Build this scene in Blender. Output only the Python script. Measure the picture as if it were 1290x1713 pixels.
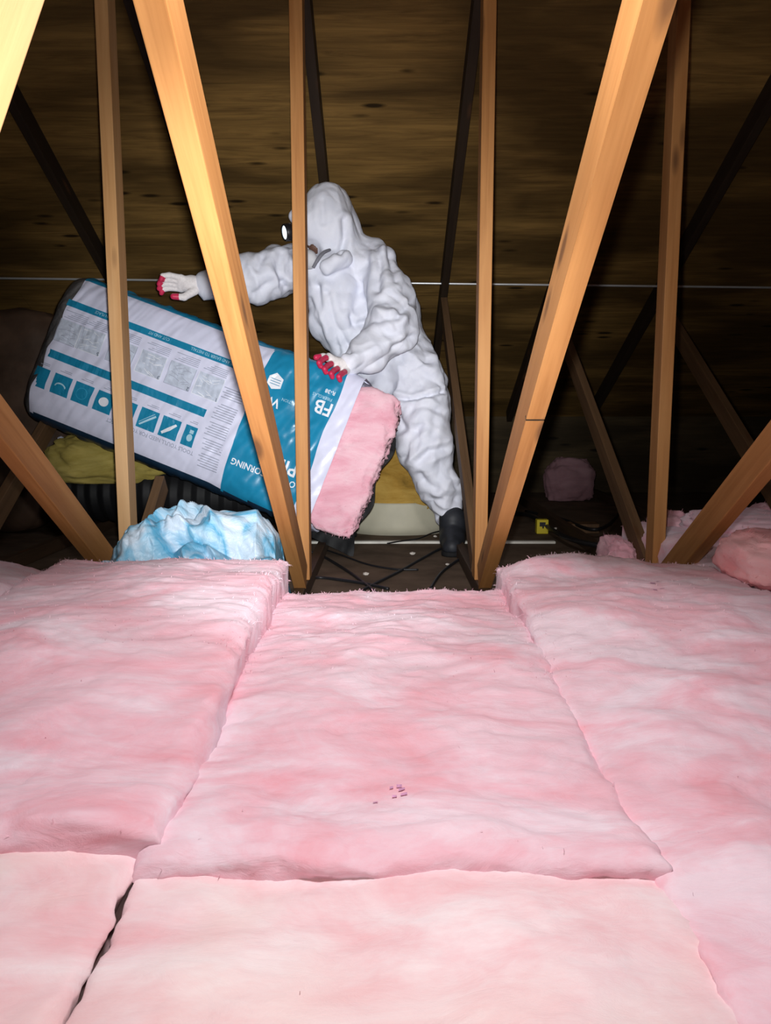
import bpy, bmesh, math, random
import numpy as np
from mathutils import Vector, Matrix, noise as mnoise

random.seed(7)
np.random.seed(7)
SC = bpy.context.scene
COL = SC.collection
for o in list(bpy.data.objects):
    bpy.data.objects.remove(o)

# ------------------------------------------------------------------ camera
F = 1290.0
CAMZ = 0.63
PITCH = math.radians(7.5)
cd = bpy.data.cameras.new('camera')
cd.sensor_fit = 'VERTICAL'
cd.sensor_height = 36.0
cd.lens = 36.0 * F / 1713.0
cd.clip_start = 0.02
cam = bpy.data.objects.new('camera', cd)
cam.location = (0, 0, CAMZ)
cam.rotation_euler = (math.pi / 2 - PITCH, 0, 0)
COL.objects.link(cam)
SC.camera = cam

# ------------------------------------------------------------------ world, lamps, exposure
w = bpy.data.worlds.new('attic_dark')
SC.world = w
w.use_nodes = True
w.node_tree.nodes['Background'].inputs[0].default_value = (0.02, 0.022, 0.03, 1)
w.node_tree.nodes['Background'].inputs[1].default_value = 0.02
SC.view_settings.view_transform = 'Standard'
SC.view_settings.look = 'None'
SC.view_settings.gamma = 1.0
SC.view_settings.use_curve_mapping = False
SC.view_settings.exposure = 0.0


def spot(name, loc, target, power, half, blend, radius, color=(1, 1, 1)):
    l = bpy.data.lights.new(name, 'SPOT')
    l.energy = power
    l.spot_size = math.radians(half * 2)
    l.spot_blend = blend
    l.shadow_soft_size = radius
    l.color = color
    o = bpy.data.objects.new(name, l)
    o.location = loc
    o.rotation_euler = (Vector(target) - Vector(loc)).to_track_quat('-Z', 'Y').to_euler()
    COL.objects.link(o)
    return o


# head lamp worn by whoever takes the picture: a tight beam and its spill
spot('headlamp_beam', (-0.01, 0.10, 0.66), (-0.26, 3.2, 0.80), 300, 25, 1.0, 0.015, (0.95, 0.98, 1.0))
spot('headlamp_spill', (-0.01, 0.10, 0.66), (0.0, 3.0, 2.15), 84, 58, 1.0, 0.015, (1.0, 0.97, 0.92))
spot('low_warm_fill', (-0.01, 0.08, 0.66), (0.0, 1.0, 0.18), 7.5, 52, 1.0, 0.015, (1.0, 0.90, 0.80))  # added warm fill light, brightens the near batts from the front
# unseen fill light added under the near roof slope, lighting the batts from above
spot('overhead_fill', (0.04, 0.72, 1.42), (0.03, 1.34, 0.10), 64, 70, 1.0, 0.10, (1.0, 0.96, 0.98))


# ------------------------------------------------------------------ pixel helpers (photo pixel -> point in the attic)
def ray(u, v):
    dx = (u - 645.0) / F
    dy = -(v - 856.5) / F
    c, s = math.cos(PITCH), math.sin(PITCH)
    return Vector((dx, c + dy * s, -s + dy * c))


CAM = Vector((0, 0, CAMZ))


def PY(u, v, y):
    r = ray(u, v)
    return CAM + r * (y / r.y)


def PX(u, v, x):
    r = ray(u, v)
    return CAM + r * (x / r.x)


def PZ(u, v, z):
    r = ray(u, v)
    return CAM + r * ((z - CAMZ) / r.z)


# ------------------------------------------------------------------ object helpers
def link(o, parent=None):
    COL.objects.link(o)
    if parent is not None:
        o.parent = parent
    return o


def tag(o, label=None, cat=None, group=None, kind=None):
    if label:
        o['label'] = label
    if cat:
        o['category'] = cat
    if group:
        o['group'] = group
    if kind:
        o['kind'] = kind
    return o


def empty(name, loc=(0, 0, 0)):
    o = bpy.data.objects.new(name, None)
    o.location = loc
    o.empty_display_size = 0.1
    return link(o)


def mesh_obj(name, verts, faces, mats, parent=None, smooth=True, midx=None, world=True):
    """verts are world coordinates; with a parent they are re-expressed in its (unrotated) frame."""
    verts = np.asarray(verts, dtype=np.float64).reshape(-1, 3)
    if parent is not None and world:
        off = Vector((0, 0, 0))
        p = parent
        while p is not None:
            off += p.location
            p = p.parent
        verts = verts - np.array(off)
    me = bpy.data.meshes.new(name)
    me.from_pydata(verts.tolist(), [], [list(map(int, f)) for f in faces])
    if not isinstance(mats, (list, tuple)):
        mats = [mats]
    for m in mats:
        me.materials.append(m)
    if smooth:
        me.polygons.foreach_set('use_smooth', [True] * len(me.polygons))
    if midx is not None:
        me.polygons.foreach_set('material_index', [int(i) for i in midx])
    me.update()
    return link(bpy.data.objects.new(name, me), parent)


def bm_obj(name, bm, mat, parent=None, smooth=False):
    me = bpy.data.meshes.new(name)
    bmesh.ops.recalc_face_normals(bm, faces=bm.faces)
    bm.to_mesh(me)
    bm.free()
    for m in (mat if isinstance(mat, (list, tuple)) else [mat]):
        me.materials.append(m)
    if smooth:
        me.polygons.foreach_set('use_smooth', [True] * len(me.polygons))
    return link(bpy.data.objects.new(name, me), parent)


def box_bm(bm, lo, hi, bev=0.0):
    lo, hi = Vector(lo), Vector(hi)
    r = bmesh.ops.create_cube(bm, size=1.0)
    for v in r['verts']:
        v.co = Vector(((v.co.x + .5) * (hi.x - lo.x) + lo.x, (v.co.y + .5) * (hi.y - lo.y) + lo.y, (v.co.z + .5) * (hi.z - lo.z) + lo.z))
    if bev:
        es = list({e for v in r['verts'] for e in v.link_edges})
        bmesh.ops.bevel(bm, geom=es, offset=bev, segments=2, affect='EDGES', profile=0.5)


def tube(name, pts, r, mat, parent=None, sides=8, closed_ends=True):
    """smooth tube through pts (Catmull-Rom), r a number or a list per control point"""
    pts = [Vector(p) for p in pts]
    n = len(pts)
    rr = r if isinstance(r, (list, tuple)) else [r] * n
    out, rad = [], []
    for i in range(n - 1):
        p0, p1, p2, p3 = pts[max(i - 1, 0)], pts[i], pts[i + 1], pts[min(i + 2, n - 1)]
        for k in range(6):
            t = k / 6
            out.append(0.5 * ((2 * p1) + (p2 - p0) * t + (2 * p0 - 5 * p1 + 4 * p2 - p3) * t * t + (3 * p1 - p0 - 3 * p2 + p3) * t ** 3))
            rad.append(rr[i] * (1 - t) + rr[i + 1] * t)
    out.append(pts[-1])
    rad.append(rr[-1])
    V, Fc = [], []
    up = Vector((0, 0, 1))
    for i, p in enumerate(out):
        d = (out[min(i + 1, len(out) - 1)] - out[max(i - 1, 0)]).normalized()
        a = d.cross(up)
        if a.length < 1e-3:
            a = d.cross(Vector((1, 0, 0)))
        a.normalize()
        b = a.cross(d)
        for s in range(sides):
            t = 2 * math.pi * s / sides
            V.append(p + (a * math.cos(t) + b * math.sin(t)) * rad[i])
    for i in range(len(out) - 1):
        for s in range(sides):
            Fc.append((i * sides + s, i * sides + (s + 1) % sides, (i + 1) * sides + (s + 1) % sides, (i + 1) * sides + s))
    if closed_ends:
        Fc.append(tuple(range(sides))[::-1])
        Fc.append(tuple((len(out) - 1) * sides + s for s in range(sides)))
    return mesh_obj(name, [tuple(v) for v in V], Fc, mat, parent)


# ------------------------------------------------------------------ materials
class NT:
    def __init__(self, name, rough=0.7, spec=0.3):
        self.m = bpy.data.materials.new(name)
        self.m.use_nodes = True
        self.t = self.m.node_tree
        self.b = self.t.nodes['Principled BSDF']
        self.b.inputs['Roughness'].default_value = rough
        self.b.inputs['Specular IOR Level'].default_value = spec

    def n(self, typ, **kw):
        x = self.t.nodes.new(typ)
        for k, v in kw.items():
            setattr(x, k, v)
        return x

    def l(self, a, b):
        self.t.links.new(a, b)

    def coords(self, scale=(1, 1, 1), which='Object', rot=(0, 0, 0)):
        tc = self.n('ShaderNodeTexCoord')
        mp = self.n('ShaderNodeMapping')
        mp.inputs['Scale'].default_value = scale
        mp.inputs['Rotation'].default_value = rot
        self.l(tc.outputs[which], mp.inputs['Vector'])
        return mp.outputs['Vector']

    def noise(self, vec, scale=5, detail=4, rough=0.55, dist=0.0):
        x = self.n('ShaderNodeTexNoise')
        x.inputs['Scale'].default_value = scale
        x.inputs['Detail'].default_value = detail
        x.inputs['Roughness'].default_value = rough
        x.inputs['Distortion'].default_value = dist
        self.l(vec, x.inputs['Vector'])
        return x.outputs['Fac']

    def ramp(self, fac, stops):
        x = self.n('ShaderNodeValToRGB')
        e = x.color_ramp.elements
        while len(e) < len(stops):
            e.new(0.5)
        for i, (p, c) in enumerate(stops):
            e[i].position = p
            e[i].color = (c[0], c[1], c[2], 1)
        self.l(fac, x.inputs['Fac'])
        return x.outputs['Color']

    def mix(self, a, b, fac, mode='MIX'):
        x = self.n('ShaderNodeMix', data_type='RGBA', blend_type=mode)
        for s, v in ((x.inputs['Factor'], fac), (x.inputs['A'], a), (x.inputs['B'], b)):
            if isinstance(v, (int, float)):
                s.default_value = v
            elif isinstance(v, (tuple, list)):
                s.default_value = (v[0], v[1], v[2], 1)
            else:
                self.l(v, s)
        return x.outputs['Result']

    def color(self, c):
        if isinstance(c, (tuple, list)):
            self.b.inputs['Base Color'].default_value = (c[0], c[1], c[2], 1)
        else:
            self.l(c, self.b.inputs['Base Color'])

    def bump(self, fac, strength=0.3, dist=0.01):
        x = self.n('ShaderNodeBump')
        x.inputs['Strength'].default_value = strength
        x.inputs['Distance'].default_value = dist
        self.l(fac, x.inputs['Height'])
        self.l(x.outputs['Normal'], self.b.inputs['Normal'])


def flat(name, c, rough=0.6, spec=0.3, metal=0.0, nscale=20, var=0.12, bump=0.15, bdist=0.002):
    t = NT(name, rough, spec)
    t.b.inputs['Metallic'].default_value = metal
    f = t.noise(t.coords(), nscale, 4)
    t.color(t.ramp(f, [(0.3, [x * (1 - var) for x in c]), (0.7, [min(1, x * (1 + var)) for x in c])]))
    if bump:
        t.bump(f, bump, bdist)
    return t.m


def wood(name, light, dark, knot=(0.10, 0.045, 0.02), pale=None):
    """sawn lumber, grain along the local Z axis"""
    t = NT(name, 0.62, 0.25)
    oi = t.n('ShaderNodeObjectInfo')
    tc = t.n('ShaderNodeTexCoord')
    add = t.n('ShaderNodeVectorMath', operation='ADD')
    sc = t.n('ShaderNodeVectorMath', operation='SCALE')
    comb = t.n('ShaderNodeCombineXYZ')
    for k in range(3):
        t.l(oi.outputs['Random'], comb.inputs[k])
    t.l(comb.outputs[0], sc.inputs[0])
    sc.inputs['Scale'].default_value = 7.0
    t.l(tc.outputs['Object'], add.inputs[0])
    t.l(sc.outputs[0], add.inputs[1])
    m1 = t.n('ShaderNodeMapping')
    m1.inputs['Scale'].default_value = (55, 55, 2.2)
    t.l(add.outputs[0], m1.inputs['Vector'])
    grain = t.noise(m1.outputs[0], 1.0, 5, 0.6, 0.6)
    m2 = t.n('ShaderNodeMapping')
    m2.inputs['Scale'].default_value = (9, 9, 1.4)
    t.l(add.outputs[0], m2.inputs['Vector'])
    blotch = t.noise(m2.outputs[0], 1.0, 3, 0.5, 0.2)
    c = t.ramp(grain, [(0.28, dark), (0.72, light)])
    c2 = t.mix(c, pale or [min(1, x * 1.25) for x in light], t.ramp(blotch, [(0.45, (0, 0, 0)), (0.75, (0.7, 0.7, 0.7))]))
    m3 = t.n('ShaderNodeMapping')
    m3.inputs['Scale'].default_value = (10, 10, 2.6)
    t.l(add.outputs[0], m3.inputs['Vector'])
    vo = t.n('ShaderNodeTexVoronoi')
    vo.inputs['Scale'].default_value = 1.0
    t.l(m3.outputs[0], vo.inputs['Vector'])
    kn = t.ramp(vo.outputs['Distance'], [(0.07, (1, 1, 1)), (0.16, (0, 0, 0))])
    c3 = t.mix(c2, knot, t.mix((0, 0, 0), kn, 0.75))
    t.color(c3)
    t.bump(grain, 0.25, 0.002)
    return t.m


def plywood(name, light, dark):
    t = NT(name, 0.75, 0.15)
    v = t.coords((1.5, 24, 24))
    g = t.noise(v, 1.6, 8, 0.68, 1.0)
    v2 = t.coords((0.8, 3.0, 3.0))
    g2 = t.noise(v2, 1.4, 3, 0.5, 0.4)
    c = t.ramp(g, [(0.25, dark), (0.6, light), (0.85, [x * 1.25 for x in light])])
    c = t.mix(c, [x * 0.45 for x in dark], t.ramp(g2, [(0.42, (0.75, 0.75, 0.75)), (0.62, (0, 0, 0))]))
    vo = t.n('ShaderNodeTexVoronoi')
    vo.inputs['Scale'].default_value = 1.0
    t.l(t.coords((3.2, 13, 13)), vo.inputs['Vector'])
    k = t.ramp(vo.outputs['Distance'], [(0.10, (1, 1, 1)), (0.2, (0, 0, 0))])
    k2 = t.mix((0, 0, 0), k, t.ramp(t.noise(t.coords((1, 2, 2)), 1.5, 1), [(0.5, (0, 0, 0)), (0.56, (1, 1, 1))]))
    c = t.mix(c, [x * 0.25 for x in dark], k2)
    t.color(c)
    t.bump(g, 0.2, 0.003)
    return t.m


def fibreglass(name, deep, mid, pale, streak=(0.9, 0.9, 3.0), cream=None):
    t = NT(name, 0.95, 0.05)
    b = t.b
    b.inputs['Sheen Weight'].default_value = 0.35
    b.inputs['Sheen Roughness'].default_value = 0.6
    b.inputs['Sheen Tint'].default_value = (pale[0], pale[1], pale[2], 1)
    v = t.coords((3.2, 5.5, 9))
    big = t.noise(v, 1.0, 6, 0.62, 0.9)
    v2 = t.coords((14, 40, 60))
    fine = t.noise(v2, 1.0, 6, 0.65, 1.4)
    c = t.ramp(big, [(0.32, deep), (0.46, mid), (0.62, pale)])
    c2 = t.ramp(fine, [(0.3, mid), (0.72, pale)])
    c = t.mix(c, c2, 0.28)
    if cream:
        pt = t.noise(t.coords((2.2, 2.6, 3)), 1.0, 3, 0.5, 0.5)
        c = t.mix(c, cream, t.ramp(pt, [(0.45, (0, 0, 0)), (0.65, (0.65, 0.65, 0.65))]))
    t.color(c)
    vb = t.coords((9, 18, 22))
    tuft = t.noise(vb, 1.0, 8, 0.68, 1.2)
    t.bump(tuft, 0.30, 0.014)
    return t.m


M = {}
M['fir'] = wood('fir_lumber', (0.44, 0.205, 0.066), (0.30, 0.125, 0.036), pale=(0.52, 0.27, 0.10))
M['fir_pale'] = wood('pale_lumber', (0.50, 0.285, 0.12), (0.38, 0.19, 0.068), pale=(0.56, 0.36, 0.19))
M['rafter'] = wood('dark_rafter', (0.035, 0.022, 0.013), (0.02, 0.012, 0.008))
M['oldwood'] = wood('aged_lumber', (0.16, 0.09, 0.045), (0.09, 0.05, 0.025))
M['chord'] = wood('dark_chord', (0.075, 0.045, 0.026), (0.045, 0.026, 0.015))  # darker brown than the posts and webs
M['ply'] = plywood('roof_plywood', (0.27, 0.155, 0.045), (0.105, 0.058, 0.018))
M['wall'] = plywood('gable_boards', (0.10, 0.07, 0.035), (0.05, 0.035, 0.018))
M['pink'] = fibreglass('pink_fibreglass', (0.81, 0.31, 0.37), (0.84, 0.48, 0.56), (0.87, 0.73, 0.81))
M['pink_cream'] = fibreglass('near_lit_pink_fibreglass', (0.82, 0.36, 0.40), (0.87, 0.57, 0.61), (0.91, 0.80, 0.83), cream=(0.89, 0.78, 0.74))  # paler pink for the near batts, bright warm light put into the colour
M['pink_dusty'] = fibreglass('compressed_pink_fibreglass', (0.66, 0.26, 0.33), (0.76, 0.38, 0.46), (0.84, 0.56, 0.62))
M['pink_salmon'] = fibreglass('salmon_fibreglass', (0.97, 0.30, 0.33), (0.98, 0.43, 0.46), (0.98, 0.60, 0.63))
M['pink_dim'] = fibreglass('shade_darkened_fibreglass', (0.20, 0.10, 0.115), (0.26, 0.14, 0.16), (0.32, 0.19, 0.21))  # same pink, with the dimness of the far corner put into its colour
M['gold'] = fibreglass('old_golden_fibreglass', (0.10, 0.055, 0.012), (0.34, 0.19, 0.035), (0.50, 0.32, 0.08))
M['yellow'] = fibreglass('old_yellow_fibreglass', (0.20, 0.15, 0.035), (0.32, 0.25, 0.06), (0.45, 0.36, 0.11))
M['dusty'] = flat('dusty_brown_board', (0.125, 0.088, 0.062), 0.85, 0.1, nscale=7, var=0.3, bump=0.3, bdist=0.006)
M['cream'] = flat('cream_paper', (0.50, 0.47, 0.36), 0.6, 0.3, nscale=6, var=0.1)
M['metal'] = flat('galvanised_metal', (0.75, 0.76, 0.78), 0.35, 0.5, metal=0.6, nscale=12, var=0.08, bump=0)
M['strip'] = flat('pale_strip', (0.60, 0.58, 0.52), 0.5, 0.4, nscale=12, var=0.15, bump=0)
M['cable'] = flat('black_cable', (0.012, 0.012, 0.014), 0.45, 0.4, nscale=30, var=0.1, bump=0)
M['duct'] = flat('black_duct_jacket', (0.006, 0.006, 0.007), 0.6, 0.25, nscale=30, var=0.2, bump=0.3)
M['bag_white'] = flat('white_bag_film', (0.68, 0.69, 0.85), 0.32, 0.45, nscale=14, var=0.05, bump=0.25, bdist=0.004)
M['bag_blue'] = flat('blue_bag_film', (0.012, 0.225, 0.40), 0.30, 0.45, nscale=14, var=0.10, bump=0.25, bdist=0.004)
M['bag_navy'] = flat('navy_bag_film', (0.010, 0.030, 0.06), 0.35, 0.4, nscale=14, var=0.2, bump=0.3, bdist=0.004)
M['bag_clear'] = flat('smoky_clear_film', (0.10, 0.095, 0.095), 0.30, 0.5, nscale=22, var=0.5, bump=0.6, bdist=0.012)
M['ink_blue'] = flat('blue_print', (0.012, 0.215, 0.37), 0.35, 0.4, nscale=14, var=0.08, bump=0)
M['ink_light'] = flat('pale_blue_print', (0.40, 0.62, 0.74), 0.4, 0.35, nscale=14, var=0.05, bump=0)
M['ink_white'] = flat('white_print', (0.78, 0.80, 0.86), 0.4, 0.35, nscale=14, var=0.03, bump=0)
M['ink_grey'] = flat('grey_print', (0.36, 0.38, 0.47), 0.5, 0.3, nscale=14, var=0.08, bump=0)
M['ink_wash'] = flat('pale_grey_print', (0.52, 0.57, 0.68), 0.5, 0.3, nscale=40, var=0.16, bump=0)
M['ink_dark'] = flat('dark_print', (0.13, 0.15, 0.20), 0.5, 0.3, nscale=14, var=0.08, bump=0)
M['ink_purple'] = flat('purple_stamp_ink', (0.58, 0.30, 0.47), 0.8, 0.1, nscale=90, var=0.35, bump=0)
M['brownbag'] = flat('brown_kraft_wrap', (0.075, 0.045, 0.030), 0.6, 0.25, nscale=5, var=0.5, bump=0.4, bdist=0.02)
M['redprint'] = flat('faded_red_print', (0.10, 0.03, 0.022), 0.6, 0.25, nscale=8, var=0.3, bump=0)
M['skin'] = flat('skin', (0.13, 0.065, 0.045), 0.55, 0.35, nscale=30, var=0.1, bump=0.1)
M['boot'] = flat('black_boot_leather', (0.022, 0.024, 0.030), 0.55, 0.35, nscale=25, var=0.2, bump=0.2)
M['sole'] = flat('boot_sole', (0.012, 0.012, 0.013), 0.8, 0.2, nscale=25, var=0.2, bump=0.2)
M['knit'] = flat('white_knit_glove', (0.76, 0.72, 0.72), 0.85, 0.15, nscale=120, var=0.1, bump=0.5, bdist=0.002)
M['red'] = flat('red_latex_coating', (0.58, 0.025, 0.085), 0.45, 0.4, nscale=60, var=0.15, bump=0.3, bdist=0.001)
M['black'] = flat('black_plastic', (0.01, 0.01, 0.012), 0.4, 0.5, nscale=30, var=0.1, bump=0)
M['strap'] = flat('grey_strap', (0.20, 0.20, 0.23), 0.8, 0.2, nscale=60, var=0.1, bump=0.2)
M['mask'] = flat('off_white_respirator', (0.62, 0.62, 0.65), 0.8, 0.2, nscale=40, var=0.05, bump=0.2)
M['tag_yellow'] = flat('yellow_tag', (0.62, 0.50, 0.03), 0.5, 0.3, nscale=20, var=0.05, bump=0)
M['debris'] = flat('white_drywall_crumb', (0.55, 0.50, 0.45), 0.9, 0.1, nscale=40, var=0.2, bump=0.2)


def coverall_mat():
    t = NT('white_coverall', 0.62, 0.25)
    f = t.noise(t.coords((1, 1, 1)), 9, 5, 0.6, 1.5)
    t.color(t.ramp(f, [(0.3, (0.69, 0.71, 0.81)), (0.7, (0.77, 0.78, 0.86))]))
    v = t.n('ShaderNodeTexVoronoi', feature='DISTANCE_TO_EDGE')
    v.inputs['Scale'].default_value = 11
    nv = t.n('ShaderNodeTexNoise')
    nv.inputs['Scale'].default_value = 4
    t.l(t.coords((1, 1, 0.8)), nv.inputs['Vector'])
    mx = t.n('ShaderNodeMix', data_type='VECTOR')
    mx.inputs[0].default_value = 0.35
    t.l(t.coords((1, 1, 0.8)), mx.inputs[4])
    t.l(nv.outputs['Color'], mx.inputs[5])
    t.l(mx.outputs[1], v.inputs['Vector'])
    ad = t.n('ShaderNodeMath', operation='ADD')
    ml = t.n('ShaderNodeMath', operation='MULTIPLY')
    ml.inputs[1].default_value = 1.0
    t.l(v.outputs['Distance'], ml.inputs[0])
    t.l(ml.outputs[0], ad.inputs[0])
    t.l(f, ad.inputs[1])
    t.bump(ad.outputs[0], 0.28, 0.008)
    return t.m


M['suit'] = coverall_mat()


def plastic_film():
    t = NT('pale_blue_film', 0.42, 0.4)
    f = t.noise(t.coords((1, 1, 1)), 5.5, 4, 0.5, 1.0)
    t.color(t.ramp(f, [(0.40, (0.56, 0.68, 0.80)), (0.47, (0.36, 0.58, 0.76)), (0.53, (0.09, 0.38, 0.60)), (0.60, (0.34, 0.58, 0.76)), (0.68, (0.58, 0.70, 0.82))]))
    g = t.noise(t.coords((1, 1, 1)), 26, 4, 0.6, 1.5)
    t.bump(g, 0.5, 0.01)
    return t.m


M['film'] = plastic_film()

lens = bpy.data.materials.new('lit_lamp_lens')
lens.use_nodes = True
lb = lens.node_tree.nodes['Principled BSDF']
lb.inputs['Base Color'].default_value = (0.9, 0.95, 1, 1)
lb.inputs['Emission Color'].default_value = (0.85, 0.95, 1, 1)
lb.inputs['Emission Strength'].default_value = 0.9
lb.inputs['Roughness'].default_value = 0.15
M['lens'] = lens

# ------------------------------------------------------------------ roof geometry
RIDGE_Y = 2.62
SLOPE_FAR = 0.50
SLOPE_NEAR = 0.20
RIDGE_Z = 2.15                       # underside of the rafters at the ridge
RD = 0.089                            # lumber depth
CH = 0.055                            # bottom chord height
RW = 0.040                            # lumber thickness


def under_far(y):
    return RIDGE_Z - SLOPE_FAR * (y - RIDGE_Y)


def under_near(y):
    return RIDGE_Z - SLOPE_NEAR * (RIDGE_Y - y)


XS = [0.0225 + 0.605 * (k + 0.5) for k in range(-5, 5)]

# floor: the dusty ceiling boards seen from above, one bay each between the chords
fl = mesh_obj('floor', [(-5, -2.6, -0.02), (5, -2.6, -0.02), (5, 6.2, -0.02), (-5, 6.2, -0.02), (-5, -2.6, 0), (5, -2.6, 0), (5, 6.2, 0), (-5, 6.2, 0)],
              [(0, 1, 2, 3), (4, 5, 6, 7), (0, 1, 5, 4), (1, 2, 6, 5), (2, 3, 7, 6), (3, 0, 4, 7)], M['dusty'], smooth=False)
tag(fl, kind='structure')

# roof sheathing: one plywood panel per sheet
ceil = empty('ceiling', (0, RIDGE_Y, RIDGE_Z))
tag(ceil, kind='structure')


def slope_panels(sgn, slope, length):
    ang = math.atan(slope)
    c, s = math.cos(ang), math.sin(ang)
    cuts = [0.0, 0.9, 2.12, 3.34, 4.56, 5.78, 7.0]
    lift = RD / c
    proto = {}
    for r in range(len(cuts) - 1):
        a, b = cuts[r], min(cuts[r + 1], length)
        if a >= length:
            break
        off = 0.35 if r % 2 else 1.57
        x = -6.1 + off
        while x < 5.0:
            x0, x1 = max(x, -5.0), min(x + 2.44, 5.0)
            if x1 - x0 > 0.05:
                bm = bmesh.new()
                box_bm(bm, (x0 + .0015, a + .0015, 0), (x1 - .0015, b - .0015, 0.014))
                for v in bm.verts:
                    t, h = v.co.y, v.co.z
                    v.co = Vector((v.co.x, sgn * (t * c + h * s), lift - t * s + h * c))
                bm_obj('plywood_panel', bm, M['ply'], ceil)
            x += 2.44


slope_panels(1, SLOPE_FAR, 3.9)
slope_panels(-1, SLOPE_NEAR, 5.6)

for nm, x0, x1 in (('wall_left', -5.06, -5.0), ('wall_right', 5.0, 5.06)):
    bm = bmesh.new()
    pts = [(-2.7, 0), (5.95, 0), (5.95, under_far(5.95) + .1), (RIDGE_Y, RIDGE_Z + .1), (-2.7, under_near(-2.7) + .1)]
    a = [bm.verts.new((x0, y, z)) for y, z in pts]
    b = [bm.verts.new((x1, y, z)) for y, z in pts]
    bm.faces.new(a)
    bm.faces.new(b)
    for i in range(5):
        bm.faces.new((a[i], a[(i + 1) % 5], b[(i + 1) % 5], b[i]))
    tag(bm_obj(nm, bm, M['wall']), kind='structure')
for nm, y, z in (('wall_front', 5.95, under_far(5.95) + .1), ('wall_back', -2.6, under_near(-2.6) + .1)):
    bm = bmesh.new()
    box_bm(bm, (-5, y, 0), (5, y + 0.04, z))
    tag(bm_obj(nm, bm, M['wall']), kind='structure')


# ------------------------------------------------------------------ trusses
def member(name, x, a, b, wx, h, mat, parent, kerf=None, twist=0.0):
    """straight piece of lumber from a to b, given as (y, z) in the truss plane"""
    A, B = Vector((x, a[0], a[1])), Vector((x, b[0], b[1]))
    L = (B - A).length
    bm = bmesh.new()
    if kerf is None:
        box_bm(bm, (-wx / 2, -h / 2, -L / 2), (wx / 2, h / 2, L / 2), 0.0025)
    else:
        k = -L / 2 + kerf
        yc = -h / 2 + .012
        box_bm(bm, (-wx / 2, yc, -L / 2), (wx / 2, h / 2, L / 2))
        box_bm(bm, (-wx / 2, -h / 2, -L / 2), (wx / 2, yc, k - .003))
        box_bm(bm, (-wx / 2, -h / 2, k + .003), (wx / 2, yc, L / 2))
    o = bm_obj(name, bm, mat, parent)
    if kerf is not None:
        o.data.materials.append(M['rafter'])  # dark groove faces stand in for the shade inside the cut
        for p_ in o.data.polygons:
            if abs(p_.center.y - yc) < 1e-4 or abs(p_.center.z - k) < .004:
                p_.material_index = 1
    z = (B - A).normalized()
    xa = Vector((1, 0, 0))
    ya = z.cross(xa).normalized()
    mat4 = Matrix((xa, ya, z)).transposed().to_4x4()
    o.matrix_local = Matrix.Translation((A + B) / 2 - parent.location) @ mat4 @ Matrix.Rotation(twist, 4, 'Z')
    return o


labels = {
    3: 'roof truss whose king post stands behind the crumpled blue plastic, left of bag print',
    4: 'roof truss with its post in front of the worker\'s hood, web crossing the bag',
    5: 'roof truss just right of the worker, its long front web notched by a saw cut',
    6: 'roof truss rising from the right batt, second post right of the worker',
    7: 'dim roof truss beyond the salmon insulation lump, third post right of the worker',
    2: 'dark roof truss beside the brown wrapped bundle on the left',
}
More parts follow.
